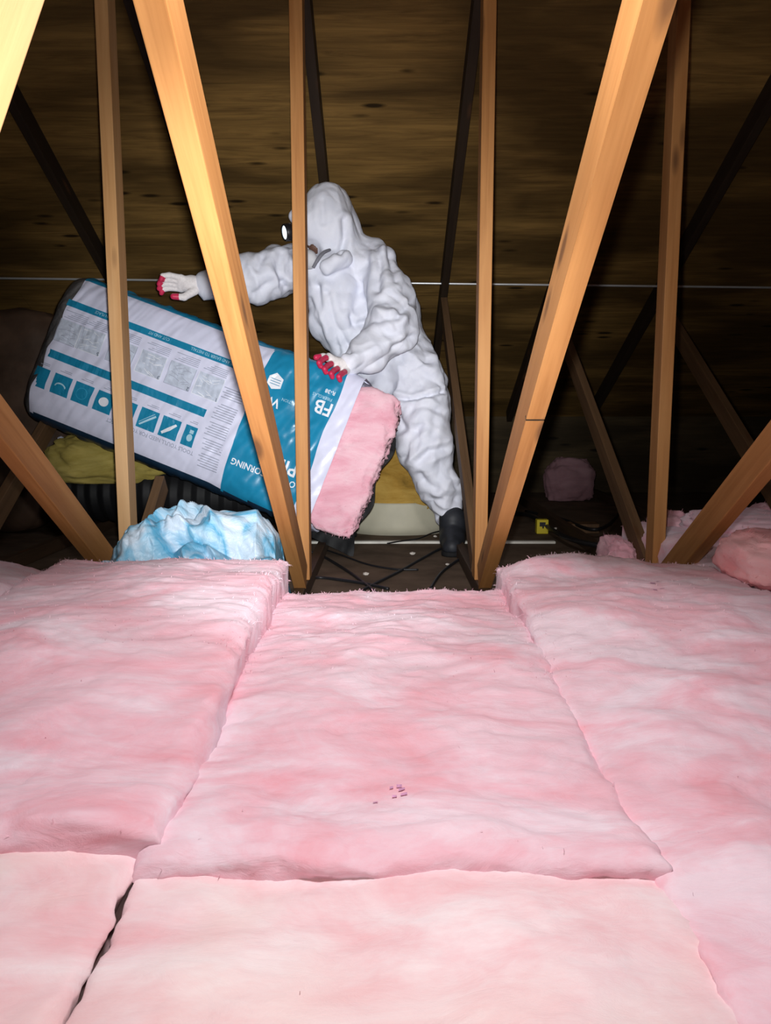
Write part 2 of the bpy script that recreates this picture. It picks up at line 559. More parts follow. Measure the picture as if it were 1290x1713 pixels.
# near web line, taken on the truss left of the middle
xl = XS[4]
wt, wb = PX(266, 0, xl), PX(503, 965, xl)
sl = (wt.z - wb.z) / (wt.y - wb.y)
plate_mat = M['metal']
for k in range(2, 8):
    x = XS[k]
    tr = empty('roof_truss', (x, RIDGE_Y, 0))
    tag(tr, labels[k], 'roof truss', None)
    vis = k in (3, 4, 5, 6)
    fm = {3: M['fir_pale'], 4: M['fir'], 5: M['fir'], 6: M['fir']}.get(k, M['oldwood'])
    member('bottom_chord', x, (-2.45, CH / 2 + .001), (5.8, CH / 2 + .001), 0.036, CH, M['chord'], tr)
    member('king_post', x, (RIDGE_Y, CH), (RIDGE_Y, RIDGE_Z - .01), RW + .002, 0.075, fm, tr)
    # near web: from the king post's foot up towards the camera
    wm = M['fir']
    y_top = 0.55
    z_top = wb.z + sl * (y_top - wb.y)
    while z_top > under_near(y_top) - 0.02:
        y_top += 0.01
        z_top = wb.z + sl * (y_top - wb.y)
    y_bot = wb.y + (CH + .03 - wb.z) / sl
    kerf = None
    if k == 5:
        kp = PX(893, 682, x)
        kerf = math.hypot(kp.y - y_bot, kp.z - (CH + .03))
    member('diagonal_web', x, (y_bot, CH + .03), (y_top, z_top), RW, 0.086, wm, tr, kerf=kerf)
    # far web
    if k == 3:
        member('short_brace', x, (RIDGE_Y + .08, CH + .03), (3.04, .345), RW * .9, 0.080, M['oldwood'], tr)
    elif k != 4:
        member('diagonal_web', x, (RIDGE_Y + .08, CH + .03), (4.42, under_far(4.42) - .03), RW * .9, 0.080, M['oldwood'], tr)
    # second near web, between bottom chord and rafter
    e1, e2 = PX(80, 0, XS[4] + RW / 2), PX(0, 240, XS[4] + RW / 2)
    d = Vector((0, e1.y - e2.y, e1.z - e2.z)).normalized()
    nrm = Vector((0, d.z, -d.y))
    c1 = Vector((0, e1.y, e1.z)) - nrm * 0.046
    t_up = (under_near(c1.y) - 0.03 - c1.z) / (d.z - SLOPE_NEAR * d.y)
    t_dn = (CH + .02 - c1.z) / d.z
    pa, pb = c1 + d * t_dn, c1 + d * t_up
    if k in (3, 4):
        member('steep_web', x, (pa.y, pa.z), (pb.y, pb.z), RW, 0.089, M['fir_pale'], tr)
    # rafters
    ca = math.cos(math.atan(SLOPE_FAR))
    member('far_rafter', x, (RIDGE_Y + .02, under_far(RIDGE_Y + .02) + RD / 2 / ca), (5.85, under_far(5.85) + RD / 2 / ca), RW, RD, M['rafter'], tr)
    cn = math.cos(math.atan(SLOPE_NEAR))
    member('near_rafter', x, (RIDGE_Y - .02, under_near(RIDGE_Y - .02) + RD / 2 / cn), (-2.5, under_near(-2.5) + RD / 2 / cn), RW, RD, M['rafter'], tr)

# thin conduit under the far slope
ra, rb = PY(-120, 464, 4.36), PY(1700, 486, 4.36)
cz = empty('metal_conduit', ((ra + rb) / 2))
tag(cz, 'thin pale metal conduit running across behind the worker under the far roof slope', 'conduit')
tube('conduit_pipe', [ra, ra.lerp(rb, .33), ra.lerp(rb, .66), rb], 0.0062, M['metal'], cz)
for x in XS[2:8]:
    t = (x - ra.x) / (rb.x - ra.x)
    p = ra.lerp(rb, t)
    bm = bmesh.new()
    box_bm(bm, (p.x - .011, p.y - .009, p.z - .009), (p.x + .011, p.y + .012, p.z + .009), .003)
    for v in bm.verts:
        v.co -= cz.location
    bm_obj('clip', bm, M['metal'], cz)

# ------------------------------------------------------------------ insulation batts
def fbm(p, o=4):
    return mnoise.fractal(p, 0.9, 2.0, o)


def batt(name, x0, x1, y0, y1, z0, zt, mat, seed, label, r=0.034, amp=0.012, edge=0.011, dome=0.014, zfun=None, n=(70, 90), flare=0.022,
         fibres=1200, group='pink insulation batts laid between the trusses', cat='insulation batt', fmat=None):
    """soft slab: rounded edges, sides, tufted top; world axis aligned"""
    def prof(a, b, m):
        out = []
        for q in (1.0, 0.8, 0.6, 0.4):
            out.append((a, q))
        for i in range(7):
            t = i / 6 * math.pi / 2
            out.append((a + r * (1 - math.cos(t)), None if False else -(1 - math.sin(t))))
        for i in range(1, m):
            out.append((a + r + (b - a - 2 * r) * i / m, 0.0))
        for i in range(6, -1, -1):
            t = i / 6 * math.pi / 2
            out.append((b - r * (1 - math.cos(t)), -(1 - math.sin(t))))
        for q in (0.4, 0.6, 0.8, 1.0):
            out.append((b, q))
        return out
    px, py = prof(x0, x1, n[0]), prof(y0, y1, n[1])
    V = []
    so = Vector((seed * 13.7, seed * 5.1, seed * 2.3))
    cx, cy = (x0 + x1) / 2, (y0 + y1) / 2
    for (y, hy) in py:
        for (x, hx) in px:
            top = zt + (zfun(x, y) if zfun else 0)
            u, v = (x - cx) / (x1 - x0) * 2, (y - cy) / (y1 - y0) * 2
            top += dome * (1 - abs(u) ** 3) * (1 - abs(v) ** 6)
            sd = max(hx if hx > 0 else 0, hy if hy > 0 else 0)          # on a side wall
            rd = max(-hx if hx < 0 else 0, -hy if hy < 0 else 0)        # on the rounded shoulder
            if sd > 0:
                zs = top - r
                z = zs - (zs - z0) * (sd - 0.25) / 0.75
            else:
                z = top - r * rd
            p = Vector((x, y, z)) + so
            big = fbm(Vector((p.x * 5, p.y * 5, p.z * 5)), 2)
            med = fbm(Vector((p.x * 13, p.y * 26, p.z * 30)), 3)
            fin = fbm(Vector((p.x * 45, p.y * 70, p.z * 90)), 3)
            e = max(sd, rd, 0)
            lift = amp * big + amp * .30 * med + amp * .13 * fin
            ex = fbm(Vector((p.x * 3 + 50, p.y * 7, p.z * 24)), 3) * edge + fbm(Vector((p.x * 3, p.y * 60, p.z * 70)), 2) * edge * .22
            ey = fbm(Vector((p.x * 7 + 90, p.y * 3, p.z * 24)), 3) * edge + fbm(Vector((p.x * 60, p.y * 3, p.z * 70)), 2) * edge * .3
            wx = max(0, abs(u) - .55) / .45
            wy = max(0, abs(v) - .8) / .2
            zz = z + lift * (1 if sd < .9 else 0)
            fl_ = flare * min(1, max(0, (zz - z0 - .06) / .035))
            V.append((x + (ex + math.copysign(fl_, u)) * wx * (1 if sd < .95 else .2), y + ey * wy, max(zz, z0)))
    nx, ny = len(px), len(py)
    Fc = [(j * nx + i, j * nx + i + 1, (j + 1) * nx + i + 1, (j + 1) * nx + i) for j in range(ny - 1) for i in range(nx - 1)]
    per = [i for i in range(nx)] + [j * nx + nx - 1 for j in range(1, ny)] + [(ny - 1) * nx + i for i in range(nx - 2, -1, -1)] + [j * nx for j in range(ny - 2, 0, -1)]
    Fc.append(per[::-1])
    o = mesh_obj(name, V, Fc, mat)
    tag(o, label, cat, group)
    if fibres:
        rng = random.Random(seed)
        FV, FF = [], []
        VV = np.array(V).reshape(ny, nx, 3)
        for q in range(fibres):
            m = rng.random()
            if m < .62:                       # shoulder rows along the edges
                if rng.random() < .5:
                    i, j = rng.choice([rng.randrange(3, 12), nx - 1 - rng.randrange(3, 12)]), rng.randrange(2, ny - 2)
                else:
                    i, j = rng.randrange(2, nx - 2), rng.choice([rng.randrange(3, 12), ny - 1 - rng.randrange(3, 12)])
            else:
                i, j = rng.randrange(4, nx - 4), rng.randrange(4, ny - 4)
            p = Vector(VV[j, i])
            nv = Vector(VV[j, i + 1] - VV[j, i - 1]).cross(Vector(VV[j + 1, i] - VV[j - 1, i]))
            if nv.length < 1e-9:
                continue
            nv.normalize()
            if p.y < 1.35 and rng.random() < .97:
                continue
            L = rng.uniform(.005, .014) if m < .62 else rng.uniform(.003, .007)
            dr = (nv * rng.uniform(.25, .8) + Vector((rng.uniform(-1, 1), rng.uniform(-1, 1), rng.uniform(-.4, .4)))).normalized()
            s = dr.cross(Vector((rng.uniform(-1, 1), rng.uniform(-1, 1), 1))).normalized() * rng.uniform(.0004, .0009)
            b = len(FV)
            mid = p + dr * L * .55 + nv * L * .1
            FV += [tuple(p - s - nv * .002), tuple(p + s - nv * .002), tuple(mid + s * .7), tuple(mid - s * .7), tuple(p + dr * L - Vector((0, 0, L * .2)))]
            FF += [(b, b + 1, b + 2, b + 3), (b + 3, b + 2, b + 4)]
        f = mesh_obj('loose_fibres', FV, FF, fmat or mat, o)
        f['kind'] = 'stuff'
    return o


XA, XB, XC_, XD = XS[3], XS[4], XS[5], XS[6]
g = 0.021
ss = lambda t: max(0, min(1, t)) ** 2 * (3 - 2 * max(0, min(1, t)))
EL = 0.012
batt('insulation_batt', XB + g - .006, XC_ - g, 0.825, 2.03, 0.0, 0.150, M['pink'], 1, 'middle pink batt, from the floor cables to its bright raised end near the viewer',
     zfun=lambda x, y: -0.042 * ss((1.55 - y) / .6) + .012 * ss((1.0 - y) / .15) - .012 * ss((y - 1.6) / .4) + .008 * ss((y - 1.93) / .1), n=(80, 150), amp=.016, r=.022, fibres=2600)
batt('insulation_batt', XB + g - .002, XC_ - g + .004, -0.35, 0.885, 0.0, 0.091, M['pink_cream'], 2, 'cream-pink batt nearest the viewer in the middle, beyond it a brighter raised end',
     n=(80, 110), amp=.014, r=.014, fibres=500, dome=.016, flare=.030)
batt('insulation_batt', XA + g, XB - g + .012, 0.85, 2.08, 0.0, 0.225, M['pink'], 3, 'thick pink batt left of the middle, crumpled blue plastic right behind it',
     zfun=lambda x, y: -0.085 * ss((1.55 - y) / .6), n=(80, 150), r=.024, amp=.014, fibres=2600, dome=.012)
batt('insulation_batt', XA + g, XB - g - .004, -0.35, 0.90, 0.0, 0.108, M['pink_cream'], 4, 'cream-pink batt at lower left, bordered on its right by the open dark crack',
     n=(70, 110), amp=.014, r=.014, fibres=400, flare=.019, edge=.015)
batt('insulation_batt', XC_ + g - .008, XD - g, -0.3, 2.16, 0.0, 0.100, M['pink'], 5, 'long pink batt right of the saw-cut web, small purple stamp on top',
     zfun=lambda x, y: .095 * ss((y - .9) / 1.0) + .03 * ss((y - 1.98) / .1) * ss((x - .34) / .1) * ss((.8 - x) / .3), n=(80, 220), amp=.016, r=.018, fibres=3000, flare=.028)
batt('insulation_batt', XS[2] + g, XA - g, -0.3, 2.12, 0.0, 0.235, M['pink'], 6, 'pink batt farthest to the left, its rounded end under the dark attic gap',
     zfun=lambda x, y: -.07 * ss((x + 1.15) / .3) * ss((y - 1.7) / .4), n=(50, 120), amp=.014, fibres=900, dome=.02)
batt('insulation_batt', XD + g, XS[7] - g, 0.4, 3.0, 0.0, 0.15, M['pink'], 7, 'dim pink batt right of the rightmost lit post, the salmon lump lying in front',
     zfun=lambda x, y: .05 * ss((y - 2.1) / .4), n=(60, 140), amp=.022, fibres=1200)


# loose folded pieces at the right
def lump(name, c, rad, mat, seed, label, group=None, amp=.16, cat='insulation piece', n=(56, 40), fib=500):
    V, Fc = [], []
    so = Vector((seed * 3.3, seed * 7.7, seed))
    for j in range(n[1] + 1):
        th = math.pi * j / n[1]
        for i in range(n[0]):
            ph = 2 * math.pi * i / n[0]
            d = Vector((math.sin(th) * math.cos(ph), math.sin(th) * math.sin(ph), math.cos(th)))
            q = Vector([math.copysign(abs(a) ** .72, a) for a in d])
            k = 1 + amp * fbm(d * 1.7 + so, 3) + amp * .35 * fbm(d * 7 + so, 3)
            p = Vector((q.x * rad[0], q.y * rad[1], q.z * rad[2])) * k
            z = c[2] + p.z
            V.append((c[0] + p.x, c[1] + p.y, z))
    lo = min(v[2] for v in V)
    fz = max(lo, c[2] - rad[2] * .85)
    V = [(a, b, max(z, fz)) for a, b, z in V]
    for j in range(n[1]):
        for i in range(n[0]):
            Fc.append((j * n[0] + i, j * n[0] + (i + 1) % n[0], (j + 1) * n[0] + (i + 1) % n[0], (j + 1) * n[0] + i))
    o = mesh_obj(name, V, Fc, mat)
    tag(o, label, cat, group)
    if fib:
        rng = random.Random(seed)
        FV, FF = [], []
        for q in range(fib):
            p = Vector(V[rng.randrange(n[0] * 3, len(V) - n[0] * 3)])
            nv = (p - Vector(c)).normalized()
            L = rng.uniform(.006, .02)
            dr = (nv * .6 + Vector((rng.uniform(-1, 1), rng.uniform(-1, 1), rng.uniform(-.5, .5)))).normalized()
            s = dr.cross(Vector((.3, .2, 1))).normalized() * .001
            b = len(FV)
            FV += [tuple(p - s), tuple(p + s), tuple(p + dr * L)]
            FF += [(b, b + 1, b + 2)]
        f = mesh_obj('loose_fibres', FV, FF, mat, o)
        f['kind'] = 'stuff'
    return o


p = PY(1270, 965, 2.02)
lump('insulation_piece', (p.x + .03, p.y, .235), (.125, .12, .075), M['pink_salmon'], 11, 'bright salmon-pink torn lump on the batt at the right edge', 'loose pink pieces at the right')
p = PY(1240, 940, 2.66)
lump('insulation_piece', (p.x + .02, p.y + .02, .225), (.20, .17, .055), M['pink'], 12, 'mauve pink folded piece spreading behind the salmon lump', 'loose pink pieces at the right')
p = PY(1285, 872, 3.1)
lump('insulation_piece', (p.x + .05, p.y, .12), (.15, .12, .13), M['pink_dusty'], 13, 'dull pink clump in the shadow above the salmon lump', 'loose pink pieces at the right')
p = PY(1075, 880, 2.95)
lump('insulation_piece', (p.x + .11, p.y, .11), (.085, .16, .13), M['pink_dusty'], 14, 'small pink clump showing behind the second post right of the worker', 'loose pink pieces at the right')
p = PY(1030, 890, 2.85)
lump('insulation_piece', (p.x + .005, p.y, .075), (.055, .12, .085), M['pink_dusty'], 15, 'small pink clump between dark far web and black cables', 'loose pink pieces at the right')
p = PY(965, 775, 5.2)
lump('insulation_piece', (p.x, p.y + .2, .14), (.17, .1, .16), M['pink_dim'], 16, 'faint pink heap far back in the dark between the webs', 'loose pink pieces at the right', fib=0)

# purple stamps on the batts, tiny flat print marks that follow the surface
dg = bpy.context.evaluated_depsgraph_get()
dg.update()


def drop(x, y):
    hit, loc, nrm, idx, ob, mt = SC.ray_cast(dg, Vector((x, y, .6)), Vector((0, 0, -1)))
    return loc if hit else Vector((x, y, .2)), ob


def stamp(cells, parent_name_pts, sz):
    V, Fc = [], []
    par = None
    for (u, v, a, b) in cells:
        a, b = a * .62, b * .55
        q = PZ(u, v, .19)
        l0, ob = drop(q.x, q.y)
        q = PZ(u, v, l0.z)
        base = len(V)
        for dx, dy in ((-a, -b), (a, -b), (a, b), (-a, b)):
            l, ob = drop(q.x + dx, q.y + dy)
            par = ob
            V.append((l.x, l.y, l.z + .0018))
        Fc.append((base, base + 1, base + 2, base + 3))
    if par is not None and par.get('category'):
        mesh_obj('ink_stamp', V, Fc, M['ink_purple'], par, smooth=False)


dg = bpy.context.evaluated_depsgraph_get()
dg.update()
for cell in ([(1084, 974, .008, .006), (1092, 979, .010, .006), (1100, 976, .006, .010), (1108, 983, .009, .007), (1096, 985, .008, .005)],):
    for c_ in cell:
        stamp([c_], None, 1)
for c_ in ([(668, 1308, .006, .006), (676, 1325, .007, .005), (660, 1330, .005, .006), (672, 1340, .007, .004), (628, 1358, .005, .004), (655, 1312, .004, .004)]):
    stamp([c_], None, 1)

# ------------------------------------------------------------------ the big printed bag
S_PX = 504.0
O3 = PY(128, 468, 3.34)
U3 = PY(600, 645, 3.12)
uh = (U3 - O3).normalized()
PXM = (U3 - O3).length / S_PX                 # metres per photo pixel in the bag's plane
v3 = PY(128 - .358 * 240, 468 + .934 * 240, 3.27) - O3
vh = (v3 - uh * v3.dot(uh)).normalized()
wh = uh.cross(vh)
VC, VH, WH = 112.0, 130.0, 0.165     # v centre, half height (px), half thickness (m), squareness
BAG_L, BAG_R = -34.0, 508.0


def NEU(u):
    return 3.8 + 5.0 * max(0, min(1, (u - 330) / 150))


def bag_pt(u, v, w):
    return O3 + uh * (u * PXM) + vh * (v * PXM) + wh * w


def bag_scale(u):
    """the closed end is drawn in, the open end is square"""
    t = (u - BAG_L) / 42.0
    if t >= 1:
        return 1.0, 1.0
    t = max(t, 0.0)
    k = math.sqrt(max(0, 1 - (1 - t) ** 2))
    return .80 + .20 * k, .35 + .65 * k


def bag_wrinkle(u, v):
    p = Vector((u * .012, v * .020, 3.1))
    a = fbm(p, 3) * .008
    q = Vector((u * .05 + v * .02, v * .012, 9.0))
    b = (1 - abs(fbm(q, 2))) * .006
    c = (1 - min(1, abs(u - 420) / 160)) * fbm(Vector((u * .03, v * .045, 5)), 3) * .006
    return a + b + c


def bag_front_w(u, v):
    kv, kw = bag_scale(u)
    n = min(0.999, abs(v - VC) / (VH * kv))
    NE = NEU(u)
    return WH - WH * kw * (1 - n ** NE) ** (1 / NE) + bag_wrinkle(u, v)


def bag_front(u, v, off=0.0):
    return bag_pt(u, v, bag_front_w(u, v) - off)


bag = empty('insulation_bag', tuple(bag_pt(230, VC, WH)))
tag(bag, 'big white and blue printed insulation bag held tilted by the worker, print upside down', 'insulation bag')
NU, NJ = 230, 170
_sec = {}


def section(NE, ratio):
    """superellipse sampled evenly along its length: (n, m) pairs, n along v, m towards the front"""
    key = (round(NE, 2), round(ratio, 2))
    if key not in _sec:
        t = np.linspace(0, 2 * math.pi, 4001)
        cs, sn = np.cos(t), np.sin(t)
        a = np.sign(cs) * np.abs(cs) ** (2 / NE)
        b = np.sign(sn) * np.abs(sn) ** (2 / NE)
        L = np.concatenate([[0], np.cumsum(np.hypot(np.diff(a), np.diff(b) * ratio))])
        q = np.linspace(0, L[-1], NJ + 1)[:-1]
        _sec[key] = (np.interp(q, L, a), np.interp(q, L, b))
    return _sec[key]


V, Fc, MI = [], [], []
I_CLR, I_BLUE, I_HEM = [int(round((q_ - BAG_L) / (BAG_R - BAG_L) * NU)) for q_ in (0, 353, 479)]


def bag_warp(u, vv):
    g_ = lambda c_, w_: math.exp(-((u - c_) / w_) ** 2)
    return g_(0, 14) * (4 - 12 * (vv / 240) + 3 * math.sin(vv * .09)) - g_(353, 40) * 5 * math.sin(vv / 230 * math.pi) + g_(479, 10) * 2 * math.sin(vv * .05)


for i in range(NU + 1):
    u = BAG_L + (BAG_R - BAG_L) * i / NU
    kv, kw = bag_scale(u)
    NE = NEU(u)
    sa, sb = section(NE, WH * kw / (VH * PXM * kv))
    for j in range(NJ):
        vv = VC + VH * kv * sa[j]
        ww = WH - WH * kw * sb[j]
        sn = sb[j]
        wr = bag_wrinkle(u, vv) * (1 if sn > 0 else .8 if sn > -.2 else -1)
        V.append(tuple(bag_pt(u + bag_warp(u, vv), vv + (fbm(Vector((u * .05, ww * 9, 2)), 2) * 4 if abs(sa[j]) > .985 else 0), ww + wr)))
for i in range(NU):
    u = BAG_L + (BAG_R - BAG_L) * (i + .5) / NU
    kv, kw = bag_scale(u)
    sa, sb = section(NEU(u), WH * kw / (VH * PXM * kv))
    for j in range(NJ):
        j2 = (j + 1) % NJ
        Fc.append((i * NJ + j, i * NJ + j2, (i + 1) * NJ + j2, (i + 1) * NJ + j))
        vv = VC + VH * kv * (sa[j] + sa[j2]) / 2
        front = sb[j] + sb[j2] > 0
        na_ = (sa[j] + sa[j2]) / 2
        if i < I_CLR:
            m = 3
        elif i >= I_HEM:
            m = 0
        elif i >= I_BLUE:
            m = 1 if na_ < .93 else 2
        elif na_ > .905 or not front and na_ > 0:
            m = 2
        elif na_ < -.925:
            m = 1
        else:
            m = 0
        MI.append(m)
# end gather
V.append(tuple(bag_pt(BAG_L - 6, VC, WH)))
for j in range(NJ):
    Fc.append((len(V) - 1, (j + 1) % NJ, j))
    MI.append(3)
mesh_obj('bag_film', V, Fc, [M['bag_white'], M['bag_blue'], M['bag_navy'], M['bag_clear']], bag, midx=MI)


def printed(name, polys, mat, off=0.0022, kids_of=None):
    """flat print on the bag's front: polygons in bag pixels, cut fine enough to follow the film"""
    bm = bmesh.new()
    for P_ in polys:
        vs = [bm.verts.new((a, b, 0)) for a, b in P_]
        try:
            bm.faces.new(vs)
        except ValueError:
            pass
    for it in range(8):
        es = [e for e in bm.edges if e.calc_length() > 7.0]
        if not es:
            break
        bmesh.ops.subdivide_edges(bm, edges=es, cuts=1, use_grid_fill=True)
        bmesh.ops.triangulate(bm, faces=[f for f in bm.faces if len(f.verts) > 4])
    par = kids_of or bag
    base = bag.location
    for v in bm.verts:
        v.co = bag_front(v.co.x, v.co.y, off) - base
    return bm_obj(name, bm, mat, par)


def rect(u0, v0, u1, v1, sk=0.0):
    return [(u0, v0), (u1, v0), (u1 + sk, v1), (u0 + sk, v1)]


def text_polys(txt, size, u, v, bold=False, spread=1.0, flipped=True):
    """text outlines as polygons; printed upside down, reading towards -u from its start (u, v = baseline)"""
    cu = bpy.data.curves.new('t', 'FONT')
    cu.body = txt
    cu.size = size
    cu.resolution_u = 2
    if bold:
        cu.offset = size * .018
    ob = bpy.data.objects.new('t', cu)
    COL.objects.link(ob)
    d = bpy.context.evaluated_depsgraph_get()
    d.update()
    me = bpy.data.meshes.new_from_object(ob.evaluated_get(d))
    out = []
    for p_ in me.polygons:
        pts = [me.vertices[i].co for i in p_.vertices]
        if flipped:
            out.append([(u - q.x * spread, v + q.y) for q in pts])
        else:
            out.append([(u + q.x * spread, v - q.y) for q in pts])
    bpy.data.objects.remove(ob)
    bpy.data.meshes.remove(me)
    bpy.data.curves.remove(cu)
    return out


# bands
printed('printed_band', [rect(-3, 33, 350, 44)], M['ink_blue'])
printed('printed_band', [rect(-10, 121, 288, 134)], M['ink_blue'])
for tx_, uu_ in (('FASTER AND EASIER TO INSTALL', 318), ('CUT AND FIT', 186), ('LAY IN PLACE', 88)):
    printed('band_lettering', text_polys(tx_, 7.0, uu_, 35.5, spread=.9), M['ink_light'], .003)
# instruction panels: grey drawings with caption lines and a number
pan = [-2, 38, 96, 150, 203, 254]
for k, u0 in enumerate(pan):
    w_ = 46
    polys = []
    for r_ in range(5):
        L_ = w_ * (0.92 - .12 * ((r_ * 7 + k * 3) % 4))
        polys.append(rect(u0 + w_ - L_, 51 + r_ * 2.9, u0 + w_, 52.1 + r_ * 2.9))
    printed('caption_lines', polys, M['ink_grey'], .0024)
    printed('instruction_drawing', [rect(u0 + 1, 67, u0 + w_, 104)], M['ink_wash'], .0026)
    fr = [rect(u0, 104.3, u0 + w_, 105.2), rect(u0, 67, u0 + .9, 105), rect(u0 + w_ - .9, 67, u0 + w_, 105)]
    rg = random.Random(k)
    for s in range(13):
        a0, b0 = u0 + rg.uniform(3, w_ - 14), rg.uniform(70, 101)
        L_, sl_ = rg.uniform(6, 15), rg.uniform(-7, 7)
        b1 = min(103, max(68, b0 + sl_))
        if a0 + L_ < u0 + w_ - 2:
            fr.append([(a0, b0), (a0 + L_, b1), (a0 + L_, b1 + .9), (a0, b0 + .9)])
    printed('drawing_lines', fr, M['ink_white'] if k % 2 else M['ink_grey'], .0034)
    printed('panel_number', text_polys(str(6 - k), 9, u0 + w_ - 1, 98.5, bold=True), M['ink_dark'], .0030)
# row of tool icons
ic = [(1, 30), (42, 32), (81, 32), (121, 32), (162, 32), (202, 32), (241, 32), (276, 21)]
for k, (uc, wd) in enumerate(ic):
    sq = printed('icon_square', [rect(uc - wd / 2, 154, uc + wd / 2, 187)], M['ink_blue'], .0026)
    printed('icon_caption', [rect(uc - wd * .3, 148, uc + wd * .35, 149.2), rect(uc - wd * .1, 145.5, uc + wd * .35, 146.6)], M['ink_grey'], .0024)

    def disc(cx, cy, a, b, n_=18, a0=0, a1=2 * math.pi):
        return [(cx + a * math.cos(a0 + (a1 - a0) * i / n_), cy + b * math.sin(a0 + (a1 - a0) * i / n_)) for i in range(n_)]
    mt = M['ink_white']
    if k == 0:
        pl = [rect(uc - 3, 160, uc + 3, 181)]
        mt = M['ink_blue']
    elif k == 1:
        pl = []
        for i in range(8):
            a0, a1 = math.pi + i * math.pi / 8, math.pi + (i + 1) * math.pi / 8
            pl.append([(uc + 10 * math.cos(a0), 174 + 7 * math.sin(a0)), (uc + 10 * math.cos(a1), 174 + 7 * math.sin(a1)), (uc + 7.6 * math.cos(a1), 174 + 4.6 * math.sin(a1)), (uc + 7.6 * math.cos(a0), 174 + 4.6 * math.sin(a0))])
        mt = M['ink_light']
    elif k == 2:
        pl = []
        for i in range(14):
            a0, a1 = i * math.pi / 7, (i + 1) * math.pi / 7
            pl.append([(uc + 10 * math.cos(a0), 171 + 10 * math.sin(a0)), (uc + 10 * math.cos(a1), 171 + 10 * math.sin(a1)), (uc + 8.6 * math.cos(a1), 171 + 8.6 * math.sin(a1)), (uc + 8.6 * math.cos(a0), 171 + 8.6 * math.sin(a0))])
        mt = flat('mid_blue_print', (0.03, 0.30, 0.48), .4, .3, bump=0)
    elif k == 3:
        pl = [disc(uc, 170, 8.5, 7.5)]
    elif k == 4:
        pl = [disc(uc, 170, 8, 4)]
        mt = M['ink_light']
    elif k == 5:
        pl = [[(uc - 12, 181), (uc - 10, 183), (uc + 13, 162.5), (uc + 11, 160)], [(uc - 12.6, 178), (uc - 12, 178.6), (uc + 9.5, 158.6), (uc + 9, 158)]]
        mt = M['ink_light']
    elif k == 6:
        pl = [[(uc - 12, 180), (uc - 9, 183), (uc + 3, 174), (uc + 11, 163), (uc + 8, 161), (uc - 1, 169)]]
    else:
        pl = [disc(uc + 2, 173, 5, 6), rect(uc - 1, 160, uc + 6, 166)]
        mt = M['ink_light']
    o_ = printed('icon_picture', pl, mt, .0055, kids_of=None)
printed('tool_lettering', text_polys("TOOLS YOU'LL NEED FOR YOUR PROJECT", 9.2, 292, 191.5, bold=True, spread=.90), M['ink_grey'], .002)
# fine print column
fine = []
for r_ in range(34):
    if r_ in (5, 6, 14, 21, 27):
        continue
    L_ = 38 - (r_ * 5 % 9)
    fine.append(rect(342 - 5 * math.sin(r_ / 34 * math.pi) - 2 - L_, 76 + r_ * 4.0, 342 - 5 * math.sin(r_ / 34 * math.pi) - 2, 77.5 + r_ * 4.0))
printed('fine_print', fine, M['ink_grey'], .002)
# lettering on the blue end
printed('house_emblem', [[(364, 34), (374, 26), (388, 33), (388, 48), (374, 53), (364, 46)]], M['ink_white'], .0026)
printed('emblem_lines', [rect(368, 36, 385, 37), rect(368, 40, 385, 41), rect(368, 44, 385, 45)], M['ink_blue'], .0034)
printed('blue_end_lettering', text_polys('WOW', 21, 396, 65, bold=True), M['ink_white'], .0026)
printed('blue_end_lettering', text_polys('FB', 30, 479, 42, bold=True, spread=.95), M['ink_white'], .0026)
printed('blue_end_lettering', text_polys('PINK', 30, 462, 150, bold=True, spread=.95), M['ink_white'], .0026)
printed('blue_end_lettering', text_polys('R-38', 9, 474, 22, bold=True), M['ink_white'], .0026)
printed('blue_end_lettering', text_polys('FIBERGLAS', 7, 473, 34), M['ink_light'], .0026)
printed('blue_end_lettering', text_polys('INSULATION', 7, 437, 60), M['ink_light'], .0026)
printed('blue_end_lettering', text_polys('OWENS CORNING', 14.5, 468, 177, bold=True, spread=.90), M['ink_white'], .0026)


V, Fc = [], []
na, nb = 24, 40
for a in range(na + 1):
    for b in range(nb + 1):
        u = 480 + (92 + 12 * math.sin(b * .35) * .5) * a / na
        v = 40 + (255 - 40) * b / nb + a / na * 6
        ww = .318 - .02 * (a / na) + .012 * fbm(Vector((u * .03, v * .03, 4)), 3)
        V.append(tuple(bag_pt(u, v, ww)))
for k_ in range(len(V)):
    V.append(tuple(Vector(V[k_]) + wh * .003))
W_ = (na + 1) * (nb + 1)
for a in range(na):
    for b in range(nb):
        q = (a * (nb + 1) + b, a * (nb + 1) + b + 1, (a + 1) * (nb + 1) + b + 1, (a + 1) * (nb + 1) + b)
        Fc.append(q)
        Fc.append(tuple(x + W_ for x in q[::-1]))
mesh_obj('back_flap', V, Fc, M['duct'], bag)


